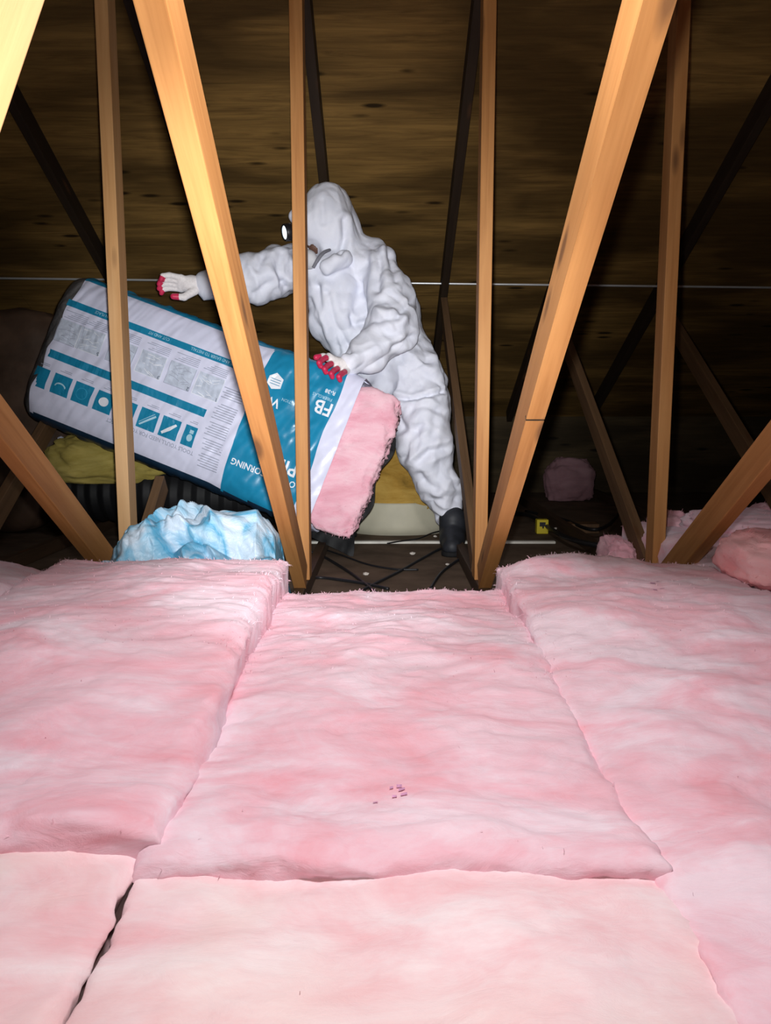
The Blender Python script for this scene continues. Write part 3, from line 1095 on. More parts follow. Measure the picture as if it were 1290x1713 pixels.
# the compressed batts sticking out of the open end
def bag_batt(w0, w1, u1, seed, label):
    nu, nv, nw = 26, 60, 10
    u0 = 470.0
    V, Fc = [], []
    idx = {}

    def P3(a, b, c):
        u = u0 + (u1 - u0) * a
        k_ = max(0, min(1, (u - 500) / 20))
        v = VC + (2 * b - 1) * (113 + 10 * k_ - 4 * a)
        w = w0 + (w1 - w0) * c
        q = Vector((u * .02, v * .02, w * 18 + seed))
        r1 = fbm(Vector((u * .06, v * .06, w * 60 + seed)), 3)
        # rounding of the edges
        eb, ec = abs(2 * b - 1) ** 8, abs(2 * c - 1) ** 4
        ea = max(0, a - .75) / .25
        v += (1 - 2 * b) * 5 * (ec + ea ** 2) + r1 * 2.0
        w += (w1 - w0) * (.5 - c) * .35 * (eb + ea ** 3) + fbm(q, 3) * .009 + r1 * .003
        u += fbm(Vector((v * .035, w * 45, seed * 3)), 3) * 6 * a - 6 * ea * (eb + ec)
        if a > .98 and .02 < b < .98:
            u += fbm(Vector((v * .2, w * 220, seed)), 3) * 5
        return bag_pt(u, v, w)

    def vid(a, b, c):
        k = (a, b, c)
        if k not in idx:
            idx[k] = len(V)
            V.append(tuple(P3(a / nu, b / nv, c / nw)))
        return idx[k]
    for a in range(nu):
        for b in range(nv):
            Fc.append((vid(a, b, 0), vid(a, b + 1, 0), vid(a + 1, b + 1, 0), vid(a + 1, b, 0)))
            Fc.append((vid(a, b, nw), vid(a + 1, b, nw), vid(a + 1, b + 1, nw), vid(a, b + 1, nw)))
    for a in range(nu):
        for c in range(nw):
            Fc.append((vid(a, 0, c), vid(a + 1, 0, c), vid(a + 1, 0, c + 1), vid(a, 0, c + 1)))
            Fc.append((vid(a, nv, c), vid(a, nv, c + 1), vid(a + 1, nv, c + 1), vid(a + 1, nv, c)))
    for b in range(nv):
        for c in range(nw):
            Fc.append((vid(nu, b, c), vid(nu, b + 1, c), vid(nu, b + 1, c + 1), vid(nu, b, c + 1)))
            Fc.append((vid(0, b, c), vid(0, b, c + 1), vid(0, b + 1, c + 1), vid(0, b + 1, c)))
    o = mesh_obj('packed_batt', V, Fc, M['pink_dusty'])
    tag(o, label, 'insulation batt', 'compressed batts in the mouth of the bag')
    rng = random.Random(seed)
    FV, FF = [], []
    for q in range(700):
        a = rng.choice([1.0, rng.uniform(.3, 1)])
        b = rng.choice([rng.random(), 1.0, rng.random()])
        p_ = P3(a, b, rng.choice([0, rng.random()]))
        L = rng.uniform(.006, .018)
        dr = (uh * rng.uniform(-.2, 1) + vh * rng.uniform(-.8, .9) - wh * rng.uniform(0, 1)).normalized()
        s = dr.cross(Vector((.2, .3, 1))).normalized() * .0009
        k = len(FV)
        FV += [tuple(p_ - s), tuple(p_ + s), tuple(p_ + dr * L)]
        FF.append((k, k + 1, k + 2))
    f = mesh_obj('loose_fibres', FV, FF, M['pink_dusty'], o)
    f['kind'] = 'stuff'
    return o


bag_batt(.032, .118, 577, 1, 'front pink batt squeezed out of the open bag end, broad face showing')
bag_batt(.123, .212, 573, 2, 'middle pink batt in the bag mouth, only its frayed end edge showing')
bag_batt(.217, .300, 566, 3, 'rear pink batt in the bag mouth, nearest the worker\'s hip')

# ------------------------------------------------------------------ signed distance modelling (surface nets)
def surface_nets(fn, lo, hi, vox):
    lo, hi = np.array(lo, float), np.array(hi, float)
    n = np.ceil((hi - lo) / vox).astype(int) + 1
    ax = [lo[i] + np.arange(n[i]) * vox for i in range(3)]
    X, Y, Z = np.meshgrid(*ax, indexing='ij')
    D = fn(np.stack([X, Y, Z], -1).reshape(-1, 3).astype(np.float32)).reshape(n)
    S = D < 0
    cn = n - 1
    acc = np.zeros(tuple(cn) + (3,))
    cnt = np.zeros(tuple(cn))
    for axis in range(3):
        for b in (0, 1):
            for c in (0, 1):
                oth = [a for a in range(3) if a != axis]
                s0 = [None] * 3
                s1 = [None] * 3
                s0[axis] = slice(0, cn[axis])
                s1[axis] = slice(1, cn[axis] + 1)
                for a, q in zip(oth, (b, c)):
                    s0[a] = slice(q, cn[a] + q)
                    s1[a] = slice(q, cn[a] + q)
                d0, d1 = D[tuple(s0)], D[tuple(s1)]
                cr = (d0 < 0) != (d1 < 0)
                t = np.where(cr, d0 / np.where(cr, d0 - d1, 1), 0)
                pos = np.zeros(tuple(cn) + (3,))
                pos[..., axis] = t
                pos[..., oth[0]] = b
                pos[..., oth[1]] = c
                acc += pos * cr[..., None]
                cnt += cr
    act = cnt > 0
    vid = -np.ones(tuple(cn), int)
    vid[act] = np.arange(act.sum())
    ii = np.argwhere(act)
    verts = lo + (ii + acc[act] / cnt[act][:, None]) * vox
    faces = []
    for axis in range(3):
        b, c = [(axis + 1) % 3, (axis + 2) % 3]
        s0 = [slice(1, cn[a]) for a in range(3)]
        s1 = [slice(1, cn[a]) for a in range(3)]
        s0[axis] = slice(0, cn[axis])
        s1[axis] = slice(1, cn[axis] + 1)
        a0, a1 = S[tuple(s0)], S[tuple(s1)]
        idx = np.argwhere(a0 != a1)
        if len(idx) == 0:
            continue
        inside = a0[tuple(idx.T)]
        base = idx.copy()
        for a in (b, c):
            base[:, a] += 1

        def g_(db, dc):
            q = base.copy()
            q[:, b] += db
            q[:, c] += dc
            return vid[tuple(q.T)]
        quad = np.stack([g_(-1, -1), g_(0, -1), g_(0, 0), g_(-1, 0)], 1)
        quad[~inside] = quad[~inside][:, ::-1]
        faces.append(quad)
    return verts, np.concatenate(faces)


def cap(p, a, b, ra, rb):
    a, b = np.array(a, np.float32), np.array(b, np.float32)
    d = b - a
    t = np.clip(((p - a) @ d) / (d @ d + 1e-12), 0, 1)
    return np.linalg.norm(p - (a + t[:, None] * d), axis=1) - (ra + (rb - ra) * t)


def ell(p, c, r, R=None):
    q = p - np.array(c, np.float32)
    if R is not None:
        q = q @ np.array(R, np.float32)
    r = np.array(r, np.float32)
    k0 = np.linalg.norm(q / r, axis=1)
    k1 = np.linalg.norm(q / (r * r), axis=1) + 1e-9
    return k0 * (k0 - 1) / k1


def smin(a, b, k):
    h = np.clip(.5 + .5 * (b - a) / k, 0, 1)
    return b + (a - b) * h - k * h * (1 - h)


def smax(a, b, k):
    return -smin(-a, -b, k)


def chain(p, pts, k=.03):
    d = None
    for (a, ra), (b, rb) in zip(pts[:-1], pts[1:]):
        c = cap(p, a, b, ra, rb)
        d = c if d is None else smin(d, c, k)
    return d


def vnormals(verts, faces):
    a, b, c, d = (verts[faces[:, i]] for i in range(4))
    fnm = np.cross(c - a, d - b)
    N = np.zeros_like(verts)
    for i in range(4):
        np.add.at(N, faces[:, i], fnm)
    return N / (np.linalg.norm(N, axis=1)[:, None] + 1e-12)


# joints, placed from the photo
J = {}


def jt(n_, u, v, y):
    J[n_] = np.array(PY(u, v, y), np.float32)


jt('pelvis', 672, 628, 3.60)
jt('hipL', 704, 640, 3.56)
jt('kneeL', 713, 748, 3.50)
jt('ankL', 749, 868, 3.50)
jt('hipR', 648, 645, 3.70)
jt('kneeR', 604, 752, 3.72)
jt('ankR', 566, 862, 3.82)
jt('neck', 577, 402, 3.56)
jt('head', 533, 372, 3.53)
jt('shL', 633, 447, 3.50)
jt('elL', 656, 552, 3.34)
jt('wrL', 584, 612, 3.20)
jt('shR', 512, 440, 3.58)
jt('elR', 428, 464, 3.46)
jt('wrR', 344, 474, 3.36)

FD = Vector((-.70, -.50, -.50)).normalized()       # where the face looks
person = empty('person', (float(J['pelvis'][0]), float(J['pelvis'][1]), 0))
tag(person, 'person in hooded white coverall bending over the bag, gripping it with red-tipped gloves', 'person')

# body: one continuous figure inside the clothing
hc = Vector(J['head'].tolist()) + Vector((.005, 0, -.01))
sideV = FD.cross(Vector((0, 0, 1))).normalized()
upV = sideV.cross(FD).normalized()
RH = np.array([list(FD), list(sideV), list(upV)]).T


def hp(f, s, u):
    return hc + FD * f + sideV * s + upV * u


def body_sdf(p):
    d = ell(p, hc, (.098, .076, .112), RH)
    d = smin(d, ell(p, hp(.045, 0, -.07), (.055, .052, .055), RH), .03)           # jaw
    d = smin(d, cap(p, hp(.096, 0, -.005), hp(.112, 0, -.035), .008, .014), .012)   # nose
    d = smin(d, ell(p, hp(.088, 0, .022), (.016, .052, .012), RH), .015)          # brow
    for s in (-1, 1):
        d = smax(d, -ell(p, hp(.098, s * .032, .002), (.010, .017, .010), RH), .008)
        d = smin(d, ell(p, hp(.084, s * .032, .002), (.012, .013, .011), RH), .003)
        d = smin(d, ell(p, hp(-.01, s * .078, -.01), (.02, .010, .032), RH), .006)
    d = smin(d, ell(p, hp(.092, 0, -.062), (.010, .024, .007), RH), .006)         # lips
    d = smin(d, cap(p, hp(-.02, 0, -.07), J['neck'], .052, .060), .03)
    tor = chain(p, [(J['neck'] + np.array([.01, .02, -.07]), .10), ((J['shL'] + J['shR']) / 2 + np.array([.03, .02, -.10]), .115), (J['pelvis'], .115)], .05)
    d = smin(d, tor, .05)
    for s in 'LR':
        d = smin(d, chain(p, [(J['sh' + s], .055), (J['el' + s], .042), (J['wr' + s], .030)], .02), .04)
        d = smin(d, chain(p, [(J['hip' + s], .085), (J['knee' + s], .058), (J['ank' + s], .042)], .03), .05)
    return d




# coverall with hood
def q3(u, v, y):
    return np.array(PY(u, v, y), np.float32)


def suit_sdf(p, cut=None):
    fr = chain(p, [(q3(548, 462, 3.52), .115), (q3(566, 530, 3.53), .115), (q3(610, 600, 3.58), .115)], .06)
    bk = chain(p, [(q3(612, 440, 3.60), .115), (q3(645, 520, 3.62), .135), (q3(684, 606, 3.62), .115)], .06)
    d = smin(fr, bk, .09)
    d = smin(d, chain(p, [(q3(690, 618, 3.60), .115), (q3(668, 640, 3.64), .115)], .04), .06)
    # left sleeve
    d = smin(d, chain(p, [(J['shL'], .088), (q3(655, 500, 3.42), .090), (J['elL'], .098), (q3(620, 592, 3.27), .080), (q3(588, 613, 3.20), .050)], .04), .035)
    # right sleeve
    d = smin(d, chain(p, [(J['shR'], .095), (q3(470, 452, 3.53), .108), (J['elR'] + np.array([0, 0, 0]), .100), (q3(375, 474, 3.40), .073), (q3(348, 477, 3.36), .060)], .04), .05)
    # legs
    d = smin(d, chain(p, [(J['hipL'], .118), (q3(704, 690, 3.53), .128), (J['kneeL'], .122), (q3(734, 812, 3.50), .092), (q3(749, 858, 3.50), .066)], .05), .05)
    d = smin(d, chain(p, [(J['hipR'], .12), (J['kneeR'], .11), (q3(572, 850, 3.80), .07)], .05), .05)
    # hood: pointed bag of cloth over the bent head
    hd = ell(p, q3(541, 372, 3.54), (.128, .125, .155))
    hd = smin(hd, cap(p, q3(537, 330, 3.54), q3(546, 338, 3.56), .060, .06), .05)
    hd = smin(hd, chain(p, [(q3(552, 350, 3.56), .085), (q3(572, 400, 3.57), .095), (q3(590, 432, 3.58), .11)], .06), .05)
    hd = smin(hd, cap(p, q3(508, 372, 3.48), q3(496, 362, 3.48), .055, .042), .04)
    d = smin(d, hd, .03)
    # face opening, then the collar flap below the chin
    op = ell(p, q3(509, 414, 3.36), (.080, .165, .056))
    d = smax(d, -op, .014)
    if cut is not None:
        return d, op
    d = smin(d, cap(p, q3(546, 449, 3.385), q3(574, 434, 3.42), .030, .036), .012)
    return d


def clothed_body(p):
    """the figure, kept a little inside the cloth everywhere but in the hood's opening"""
    s_, op = suit_sdf(p, True)
    return np.maximum(body_sdf(p), np.minimum(s_ + .028, op - .004))


lo = np.min(list(J.values()), axis=0) - .2
hi = np.max(list(J.values()), axis=0) + .2
v_, f_ = surface_nets(clothed_body, lo, hi, .0085)
mesh_obj('body', v_, f_, M['skin'], person)

lo2, hi2 = lo - np.array([.02, .05, -.02]), hi + np.array([.05, .05, .05])
v_, f_ = surface_nets(suit_sdf, lo2, hi2, .0066)
N_ = vnormals(v_, f_)


def limb_param(v):
    return v


dis = np.zeros(len(v_))
for i, c in enumerate(v_):
    p_ = Vector(c)
    wv = Vector((mnoise.noise(p_ * 3), mnoise.noise(p_ * 3 + Vector((5, 1, 3))), mnoise.noise(p_ * 3 + Vector((2, 8, 6))))) * .10
    q = p_ + wv
    a = abs(mnoise.noise(Vector((q.x * 6.0 + q.z * 1.5, q.y * 5, q.z * 4.2 - q.x * 3))))
    b = abs(mnoise.noise(Vector((q.x * 11 + 7 - q.z * 6, q.y * 9, q.z * 8 + q.x * 6))))
    e = abs(mnoise.noise(Vector((q.x * 21 + 3, q.y * 18 + q.z * 8, q.z * 17 - q.x * 11))))
    dis[i] = .036 * (.22 - a) + .017 * (b - .2) + .005 * (.2 - e)
hd_c = np.array(PY(541, 372, 3.54))
near_head = np.exp(-(np.linalg.norm(v_ - hd_c, axis=1) / .16) ** 4)
dis *= (1 - .65 * near_head)
# crossing folds at the knee, thigh and elbow, pulled horizontally
for (u, v, y, R, wl, ang) in ((708, 690, 3.45, .10, .050, .35), (715, 750, 3.42, .13, .055, -.5), (742, 845, 3.45, .10, .042, .15), (655, 545, 3.28, .12, .055, .8), (430, 465, 3.4, .12, .06, 1.3), (690, 600, 3.5, .12, .06, .5)):
    c = np.array(PY(u, v, y))
    rel = v_ - c
    wgt = np.exp(-(np.linalg.norm(rel, axis=1) / R) ** 2)
    ph = (rel[:, 2] * math.cos(ang) + rel[:, 0] * math.sin(ang)) / wl * 2 * math.pi
    wob = np.sin(rel[:, 0] * 31 + u) * 1.1
    dis += wgt * .009 * (.6 - np.abs(np.sin((ph + wob) / 2)))
# the long folds and seams that can be made out on the suit
rel = v_ - np.array(CAM)
cp, sp = math.cos(PITCH), math.sin(PITCH)
dep = rel[:, 1] * cp - rel[:, 2] * sp
su = 645 + F * rel[:, 0] / dep
sv = 856.5 - F * (rel[:, 1] * sp + rel[:, 2] * cp) / dep
facing = np.clip(-(N_ * rel).sum(1) / np.linalg.norm(rel, axis=1) * 2, 0, 1)
for line, wd, dp in (
        ([(548, 490), (554, 517), (560, 540), (574, 567), (584, 590)], 5, .013), ([(530, 480), (539, 512), (556, 554), (567, 590)], 5, .012),
        ([(520, 500), (534, 545), (550, 585)], 4, .008),
        ([(589, 530), (597, 545), (619, 536), (664, 533)], 5, .012), ([(668, 520), (655, 514), (645, 505)], 6, .012),
        ([(667, 528), (686, 508)], 5, .010), ([(704, 560), (680, 570), (660, 582)], 5, .011), ([(690, 600), (720, 608)], 5, .008),
        ([(658, 667), (700, 664), (740, 656)], 3.2, .014),
        ([(664, 698), (673, 717), (687, 720), (703, 711)], 6, .013), ([(673, 769), (685, 747), (697, 724)], 6, .012),
        ([(703, 770), (719, 755), (744, 750)], 6, .012), ([(705, 793), (711, 806), (729, 816)], 5, .010), ([(722, 840), (745, 832), (766, 836)], 5, .008),
        ([(724, 868), (748, 866), (771, 860)], 3.5, .009), ([(690, 685), (715, 680), (740, 690)], 5, .008),
        ([(631, 416), (636, 446), (631, 486)], 5, .012), ([(650, 414), (656, 446), (662, 470)], 5, .011), ([(612, 440), (604, 480), (596, 520)], 6, .008),
        ([(540, 335), (541, 372)], 5, .006), ([(575, 368), (577, 400), (569, 424)], 4.5, .014),
        ([(470, 425), (462, 455), (476, 480)], 5, .010), ([(440, 432), (430, 450)], 5, .010), ([(452, 470), (425, 492)], 5, .008)):
    d_ = np.full(len(v_), 1e9)
    for (x0, y0), (x1, y1) in zip(line[:-1], line[1:]):
        dx_, dy_ = x1 - x0, y1 - y0
        t_ = np.clip(((su - x0) * dx_ + (sv - y0) * dy_) / (dx_ * dx_ + dy_ * dy_), 0, 1)
        d_ = np.minimum(d_, np.hypot(su - x0 - t_ * dx_, sv - y0 - t_ * dy_))
    dis -= facing * dp * (np.exp(-(d_ / wd) ** 2) - .55 * np.exp(-((d_ - 2.4 * wd) / (1.3 * wd)) ** 2))
v_ = v_ + N_ * dis[:, None]
mesh_obj('coverall', v_, f_, M['suit'], person)

# respirator
resp = []
cm = PY(516, 434, 3.40)


def mask_sdf(p):
    d = ell(p, cm, (.036, .046, .042), RH)
    return smin(d, cap(p, cm + FD * .03, cm + FD * .048, .020, .017), .012)


lo3 = np.array(cm) - .09
v_, f_ = surface_nets(mask_sdf, lo3, lo3 + .18, .004)
mk = mesh_obj('respirator', v_, f_, M['mask'], person)
tube('strap', [PY(524, 448, 3.355), PY(532, 434, 3.35), PY(541, 423, 3.37), PY(552, 418, 3.41)], [.007, .008, .008, .006], M['strap'], person)

# head lamp on the forehead
lp = PY(485, 388, 3.42)
ld = Vector((-.86, -.46, -.20)).normalized()
rot = ld.to_track_quat('Z', 'Y').to_matrix()


def lathe(name, prof, origin, R, mat, parent, n_=28, sx=1.0):
    V, Fc = [], []
    for (r, h) in prof:
        for i in range(n_):
            t = 2 * math.pi * i / n_
            V.append(tuple(origin + R @ Vector((r * math.cos(t) * sx, r * math.sin(t), h))))
    for j in range(len(prof) - 1):
        for i in range(n_):
            Fc.append((j * n_ + i, j * n_ + (i + 1) % n_, (j + 1) * n_ + (i + 1) % n_, (j + 1) * n_ + i))
    Fc.append(tuple(range(n_))[::-1])
    Fc.append(tuple((len(prof) - 1) * n_ + i for i in range(n_)))
    return mesh_obj(name, V, Fc, mat, parent)


hl = lathe('headlamp_housing', [(.020, -.022), (.031, -.016), (.036, .0), (.036, .022), (.033, .027), (.029, .027), (.029, .021)], lp, rot, M['black'], person)
lathe('headlamp_lens', [(.0285, .0205), (.0285, .0235), (.020, .0265), (.006, .0275)], lp, rot, M['lens'], person)
tube('headlamp_band', [lp - ld * .02, hp(.092, .060, .045), hp(.02, .112, .055), hp(-.08, .112, .06)], [.012, .010, .009, .009], M['black'], person)


# gloves
def glove(name, wrist, palm_end, fingers, thumb, palm_r, vox=.0042, tip_from=1):
    """palm from wrist to knuckles, four fingers and a thumb as jointed chains; coated red from joint tip_from on"""
    wrist, palm_end = np.array(wrist, np.float32), np.array(palm_end, np.float32)
    kn = [np.array(fg[0], np.float32) for fg in fingers]

    def sd(p):
        d = cap(p, wrist, (wrist + palm_end) / 2, palm_r * .95, palm_r)
        for k in kn:
            d = smin(d, cap(p, (wrist * .45 + palm_end * .55), k, palm_r * .78, .0125), .016)
        for a, b in zip(kn[:-1], kn[1:]):
            d = smin(d, cap(p, a, b, .0125, .0125), .008)
        for fg in fingers:
            d = smin(d, chain(p, [(np.array(q, np.float32), r) for q, r in zip(fg, (.0125, .0120, .0112, .0100))], .003), .003)
        d = smin(d, chain(p, [(np.array(q, np.float32), r) for q, r in zip(thumb, (.019, .0145, .0125))], .006), .008)
        return d
    allp = np.array([wrist] + [np.array(q) for fg in fingers for q in fg] + [np.array(q) for q in thumb])
    v_, f_ = surface_nets(sd, allp.min(0) - .05, allp.max(0) + .05, vox)
    ctr = v_[f_].mean(1).astype(np.float32)
    tips = np.full(len(ctr), 9.0)
    for fg in fingers:
        q = [np.array(a, np.float32) for a in fg]
        st = q[tip_from] * .5 + q[tip_from - 1] * .5
        d = chain(ctr, [(st, .0135)] + [(a, .0135) for a in q[tip_from:]], .001)
        tips = np.minimum(tips, d)
    q = [np.array(a, np.float32) for a in thumb]
    tips = np.minimum(tips, cap(ctr, q[1] * .4 + q[2] * .6, q[2], .0145, .0145))
    mesh_obj(name, v_, f_, [M['knit'], M['red']], person, midx=(tips < 0.0).astype(int))


# left hand: fingers hooked over the top front edge of the bag
wl_ = PY(586, 612, 3.20)
fing = []
for k, (u, v) in enumerate(((534, 604), (543, 614), (554, 622), (567, 627))):
    kn_ = PY(u + 16 - k * 1.0, v - 8 + k * .5, 3.145 + .004 * k)
    m1 = PY(u + 5, v - 2, 3.105)
    m2 = PY(u, v + 3, 3.075)
    m3 = PY(u + 2, v + 9, 3.080)
    fing.append([kn_, m1, m2, m3])
pe = (Vector(fing[1][0]) + Vector(fing[2][0])) / 2
glove('left_glove', wl_, pe, fing, [wl_.lerp(pe, .35) + Vector((-.01, 0, .012)), PY(541, 597, 3.17), PY(529, 598, 3.15)], .027)

# right hand: reaching out over the bag, fingers slightly curled to the left
wr_ = PY(342, 476, 3.355)
fing = []
for k in range(4):
    s = (k - 1.5)
    y = 3.33 + .012 * s
    dv = s * 8.5
    kn_ = PY(300 + abs(s) * 2, 474 + dv * .75, y)
    a1 = PY(281 + abs(s) * 1.5, 471 + dv * .85, y - .012)
    a2 = PY(268 + abs(s) * 3, 471 + dv * .9 + 2, y - .02)
    a3 = PY(264 + abs(s) * 4, 473 + dv * .9 + 6, y - .018)
    fing.append([kn_, a1, a2, a3])
pe = PY(302, 474, 3.335)
glove('right_glove', wr_, pe, fing, [PY(326, 486, 3.325), PY(308, 497, 3.30), PY(290, 496, 3.29)], .034, tip_from=3)


# boots
def boot(name, ank, toe_dir, base_z=0.0):
    a = Vector(ank)
    td = Vector(toe_dir).normalized()
    hl_ = Vector((a.x, a.y, base_z)) - td * .045
    toe = Vector((a.x, a.y, base_z)) + td * .185

    def sd(p):
        d = cap(p, (a.x, a.y, a.z + .04), (a.x, a.y, base_z + .085), .062, .060)
        d = smin(d, cap(p, hl_ + Vector((0, 0, .055)), Vector((a.x, a.y, base_z + .06)) + td * .06, .046, .052), .02)
        d = smin(d, cap(p, Vector((a.x, a.y, base_z + .062)) + td * .05, toe + Vector((0, 0, .040)) - td * .04, .052, .042), .025)
        return smax(d, (base_z + .020) - p[:, 2], .004)
    l_ = np.array([a.x - .26, a.y - .26, base_z - .01])
    v_, f_ = surface_nets(sd, l_, np.array([a.x + .26, a.y + .26, a.z + .12]), .007)
    b = mesh_obj(name, v_, f_, M['boot'], person)

    def so(p):
        q = p.copy()
        q[:, 2] = 0
        h0, t0 = hl_.copy(), toe - td * .04
        h0.z = t0.z = 0
        d = cap(q, h0, t0, .050, .046)
        return np.maximum(np.maximum(d, p[:, 2] - (base_z + .023)), base_z + .001 - p[:, 2])
    v_, f_ = surface_nets(so, l_, np.array([a.x + .26, a.y + .26, base_z + .04]), .007)
    mesh_obj('boot_sole', v_, f_, M['sole'], person)


bl = PY(757, 895, 3.46)
boot('left_boot', (bl.x, bl.y, .10), (-.10, -1, 0))
br = J['ankR']
boot('right_boot', (float(br[0]), float(br[1]), .11), (-1, -.25, 0))

# ------------------------------------------------------------------ things on the floor
# crumpled blue plastic behind the left batt
def crumple(name, x0, x1, yc, depth, h, mat, label):
    nu, nv = 200, 130
    V, Fc = [], []
    prof = [(0.0, 0.0), (.02, .55), (.10, .85), (.25, 1.0), (.45, .97), (.65, .93), (.85, .88), (.95, .7), (1.0, .0)]

    def ph(t):
        for (a, b), (c, d) in zip(prof[:-1], prof[1:]):
            if t <= c:
                return b + (d - b) * (t - a) / (c - a)
        return 0
    for j in range(nv + 1):
        b = j / nv
        ang = math.pi * b
        for i in range(nu + 1):
            a = i / nu
            hh = h * ph(a)
            x = x0 + (x1 - x0) * a
            y = yc - depth * math.cos(ang)
            z = hh * math.sin(ang) ** .55
            p_ = Vector((x * 6, y * 6, z * 6))
            wq = p_ + Vector((mnoise.noise(p_ * .6), mnoise.noise(p_ * .6 + Vector((3, 3, 3))), mnoise.noise(p_ * .6 + Vector((7, 1, 2))))) * .7
            w1 = abs(mnoise.noise(wq * .75 + Vector((4, 1, 2))))
            w2 = abs(mnoise.noise(wq * 1.7 + Vector((1, 7, 2))))
            w3 = abs(mnoise.noise(wq * 4.2))
            nv_ = Vector((0, -math.cos(ang), math.sin(ang) + .1))
            dsp = .13 * (w1 - .22) + .075 * (.2 - w2) + .022 * (w3 - .2)
            edge_ = math.sin(ang) ** .5 * min(1, a / .06, (1 - a) / .06)
            q = Vector((x, y, z)) + nv_ * dsp * edge_ + Vector((w2 * .03 * edge_, 0, 0))
            V.append((q.x, q.y, max(q.z, .002)))
    for j in range(nv):
        for i in range(nu):
            Fc.append((j * (nu + 1) + i, j * (nu + 1) + i + 1, (j + 1) * (nu + 1) + i + 1, (j + 1) * (nu + 1) + i))
    return tag(mesh_obj(name, V, Fc, mat), label, 'plastic bag')


crumple('plastic_wrapper', XA + .03, XB - .035, 2.37, .19, .325, M['film'], 'crumpled pale blue plastic wrapper heaped behind the thick left batt')

# black flexible duct under the bag with old yellow batt on it
fd = empty('flexible_duct', (-0.95, 3.62, 0))
tag(fd, 'black flexible duct lying on the floor in the shadow under the bag', 'duct')
rr = []
pts = []
for i in range(40):
    t = i / 39
    pts.append(Vector((-1.55 + 1.17 * t, 3.66 - .04 * math.sin(t * 3), .235 + .01 * math.sin(t * 5))))
    rr.append(.128 + .010 * (i % 2))
tube('duct_jacket', pts, rr, M['duct'], fd, sides=22)
for x in (XS[2], XS[3]):
    pass
lump('yellow_batt', (-1.27, 3.66, .405), (.30, .22, .125), M['yellow'], 21, 'old yellow fibreglass batt under the left end of the printed bag', amp=.12, cat='insulation batt', n=(90, 50))

q_ = PY(118, 758, 3.60)
lump('white_scrap', (q_.x, q_.y, q_.z - .01), (.07, .05, .065), M['bag_white'], 31, 'crumpled white scrap under the low left corner of the printed bag', amp=.45, cat='scrap', fib=0)

# old golden roll with cream paper band, behind the worker's leg
gr = empty('insulation_roll', (0.06, 4.12, 0))
tag(gr, 'old golden fibreglass mound with cream paper band, behind the worker\'s leg', 'insulation roll')
n_ = 72


def ring_mesh(prof, amp, seed):
    V, Fc = [], []
    for (r, z) in prof:
        for i in range(n_):
            t = 2 * math.pi * i / n_
            d = Vector((math.cos(t), math.sin(t), 0))
            k = 1 + amp * fbm(Vector((d.x * 2, d.y * 2, z * 9 + seed)), 3)
            V.append((gr.location.x + d.x * r * k * 1.08, gr.location.y + d.y * r * k * .95, z))
    for j in range(len(prof) - 1):
        for i in range(n_):
            Fc.append((j * n_ + i, j * n_ + (i + 1) % n_, (j + 1) * n_ + (i + 1) % n_, (j + 1) * n_ + i))
    Fc.append(tuple(range(n_))[::-1])
    Fc.append(tuple((len(prof) - 1) * n_ + i for i in range(n_)))
    return V, Fc


pr = []
for i in range(26):
    t = i / 25
    pr.append((.268 * (1 - t ** 2.4) ** .6 + .002, .13 + .42 * t))
V, Fc = ring_mesh(pr, .07, 3)
mesh_obj('fibreglass_core', V, Fc, M['gold'], gr)
V, Fc = ring_mesh([(.285, .002), (.286, .05), (.280, .10), (.274, .155), (.272, .165), (.262, .163)], .012, 8)
mesh_obj('paper_band', V, Fc, M['cream'], gr)

# brown wrapped bundle on the far left
bb = empty('wrapped_bundle', (-1.90, 3.95, 0))
tag(bb, 'dark brown wrapped bundle standing left of the printed bag', 'bundle')
V, Fc = [], []
NB = 64
for j in range(41):
    t = j / 40
    z = 1.14 * t
    k = (1 - abs(2 * t - 1) ** 5) ** .45
    for i in range(NB):
        a = 2 * math.pi * i / NB
        cs, sn = math.cos(a), math.sin(a)
        q = 1 + .10 * fbm(Vector((cs * 1.3, sn * 1.3, z * 3)), 3)
        V.append((-1.90 + .30 * k * q * math.copysign(abs(cs) ** .7, cs) + .10 * z - .04, 3.95 + .16 * k * q * math.copysign(abs(sn) ** .7, sn), z))
for j in range(40):
    for i in range(NB):
        Fc.append((j * NB + i, j * NB + (i + 1) % NB, (j + 1) * NB + (i + 1) % NB, (j + 1) * NB + i))
mesh_obj('kraft_wrap', V, Fc, M['brownbag'], bb)

# pale strips across the floor of three bays
for (x0, x1, lab) in ((XA + .025, XB - .025, 'thin pale strip on the floor in the dark bay under the printed bag'),
                      (XB + .025, .26, 'thin pale strip on the floor in front of the cream paper band'),
                      (XC_ + .025, XD - .12, 'thin pale strip on the dark floor below the yellow tag')):
    y = PZ(700, 906, .012).y
    bm = bmesh.new()
    box_bm(bm, (x0, y, .0005), (x1, y + .035, .013), .003)
    tag(bm_obj('floor_strip', bm, M['strip']), lab, 'strip', 'pale floor strips')

# cables
def floor_cable(pix, r, label, lift=.006):
    pts = [PZ(u, v, lift + dz) for (u, v, dz) in pix]
    tag(tube('cable', pts, r, M['cable']), label, 'cable', 'black cables on the attic floor')


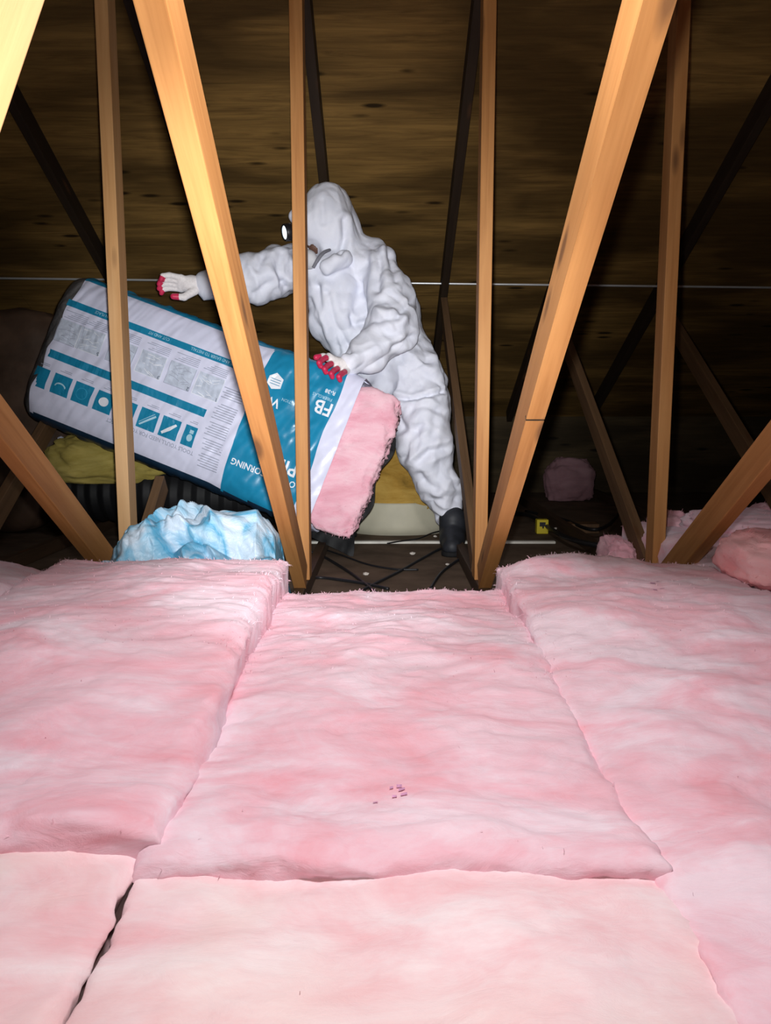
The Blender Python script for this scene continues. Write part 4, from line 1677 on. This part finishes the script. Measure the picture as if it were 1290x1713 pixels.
floor_cable([(497, 920, .02), (530, 926, 0), (565, 945, 0), (600, 968, 0), (640, 1000, 0)], .006, 'black cable running from the notched left post foot to the middle batt')
floor_cable([(775, 908, .02), (740, 917, .01), (705, 935, 0), (670, 955, 0), (630, 975, 0), (600, 990, 0)], .006, 'thick black cable sloping from the boot down to the batt edge')
floor_cable([(800, 922, .03), (775, 932, .01), (752, 947, 0), (735, 962, 0), (720, 985, 0)], .006, 'short black cable curving beside the saw-cut web foot')
floor_cable([(495, 968, .03), (530, 966, .0), (570, 970, 0), (610, 976, 0), (650, 985, 0)], .006, 'black cable lying nearest the batt at the left post foot')
floor_cable([(540, 918, 0), (575, 930, 0), (615, 944, 0), (660, 952, 0), (700, 953, 0)], .004, 'thin dark cable along the middle of the brown floor')
floor_cable([(648, 909, .01), (672, 905, .012), (700, 901, .012), (722, 892, .02), (738, 888, .02)], .0035, 'thin wire passing over the cream paper band foot')
floor_cable([(842, 858, 0), (885, 862, .02), (930, 890, .04), (965, 905, .05), (1010, 915, .05), (1030, 925, .03)], .012, 'thick black cable sagging across the dark right bay')
floor_cable([(880, 855, 0), (940, 868, .03), (985, 885, .05), (1015, 880, .05), (1035, 860, .04)], .009, 'black cable looping near the small pink clump in right bay')

# brown plank piece and yellow tag in the right bay
pl = empty('floor_plank', tuple(PZ(985, 893, 0)))
tag(pl, 'short brown plank lying in the dark right bay behind the cables', 'plank')
bm = bmesh.new()
box_bm(bm, (-.13, .0, .001), (.055, .10, .05), .004)
bm_obj('board', bm, M['oldwood'], pl)
yt = PZ(908, 884, .03)
tg = empty('yellow_tag', (yt.x, yt.y, 0))
tag(tg, 'small yellow box tag with black mark on the dark floor right of the worker', 'tag')
bm = bmesh.new()
box_bm(bm, (-.030, 0, .001), (.030, .045, .075), .004)
bm_obj('tag_block', bm, M['tag_yellow'], tg)
bm = bmesh.new()
box_bm(bm, (-.016, -.0015, .040), (.014, .0005, .062))
box_bm(bm, (-.002, -.0015, .03), (.006, .0005, .042))
bm_obj('tag_mark', bm, M['black'], tg)

# crumbs of plaster
rng = random.Random(5)
for (u, v, lab) in ((728, 897, 'pale plaster crumb at the right end of the strip before the cream paper'),
                    (742, 918, 'pale plaster crumb in front of the boot, on the sloping cable'),
                    (748, 944, 'pale plaster crumb between boot and short curving cable'),
                    (779, 946, 'pale plaster crumb left of the saw-cut web foot'),
                    (690, 926, 'lone pale plaster crumb in the middle of the brown floor'),
                    (612, 960, 'pale plaster crumb close to the middle batt edge, left part'),
                    (523, 936, 'pale plaster crumb beside the foot of the post before the bag'),
                    (930, 884, 'pale plaster crumb just right of the yellow tag'),
                    (890, 857, 'pale plaster crumb behind the yellow tag')):
    q = PZ(u, v, .006)
    bm = bmesh.new()
    bmesh.ops.create_icosphere(bm, subdivisions=1, radius=rng.uniform(.006, .011))
    for vv in bm.verts:
        vv.co = Vector((vv.co.x * rng.uniform(.8, 1.6), vv.co.y * rng.uniform(.8, 1.3), vv.co.z * .7)) + q
    tag(bm_obj('plaster_crumb', bm, M['debris']), lab, 'debris', 'plaster crumbs on the floor')
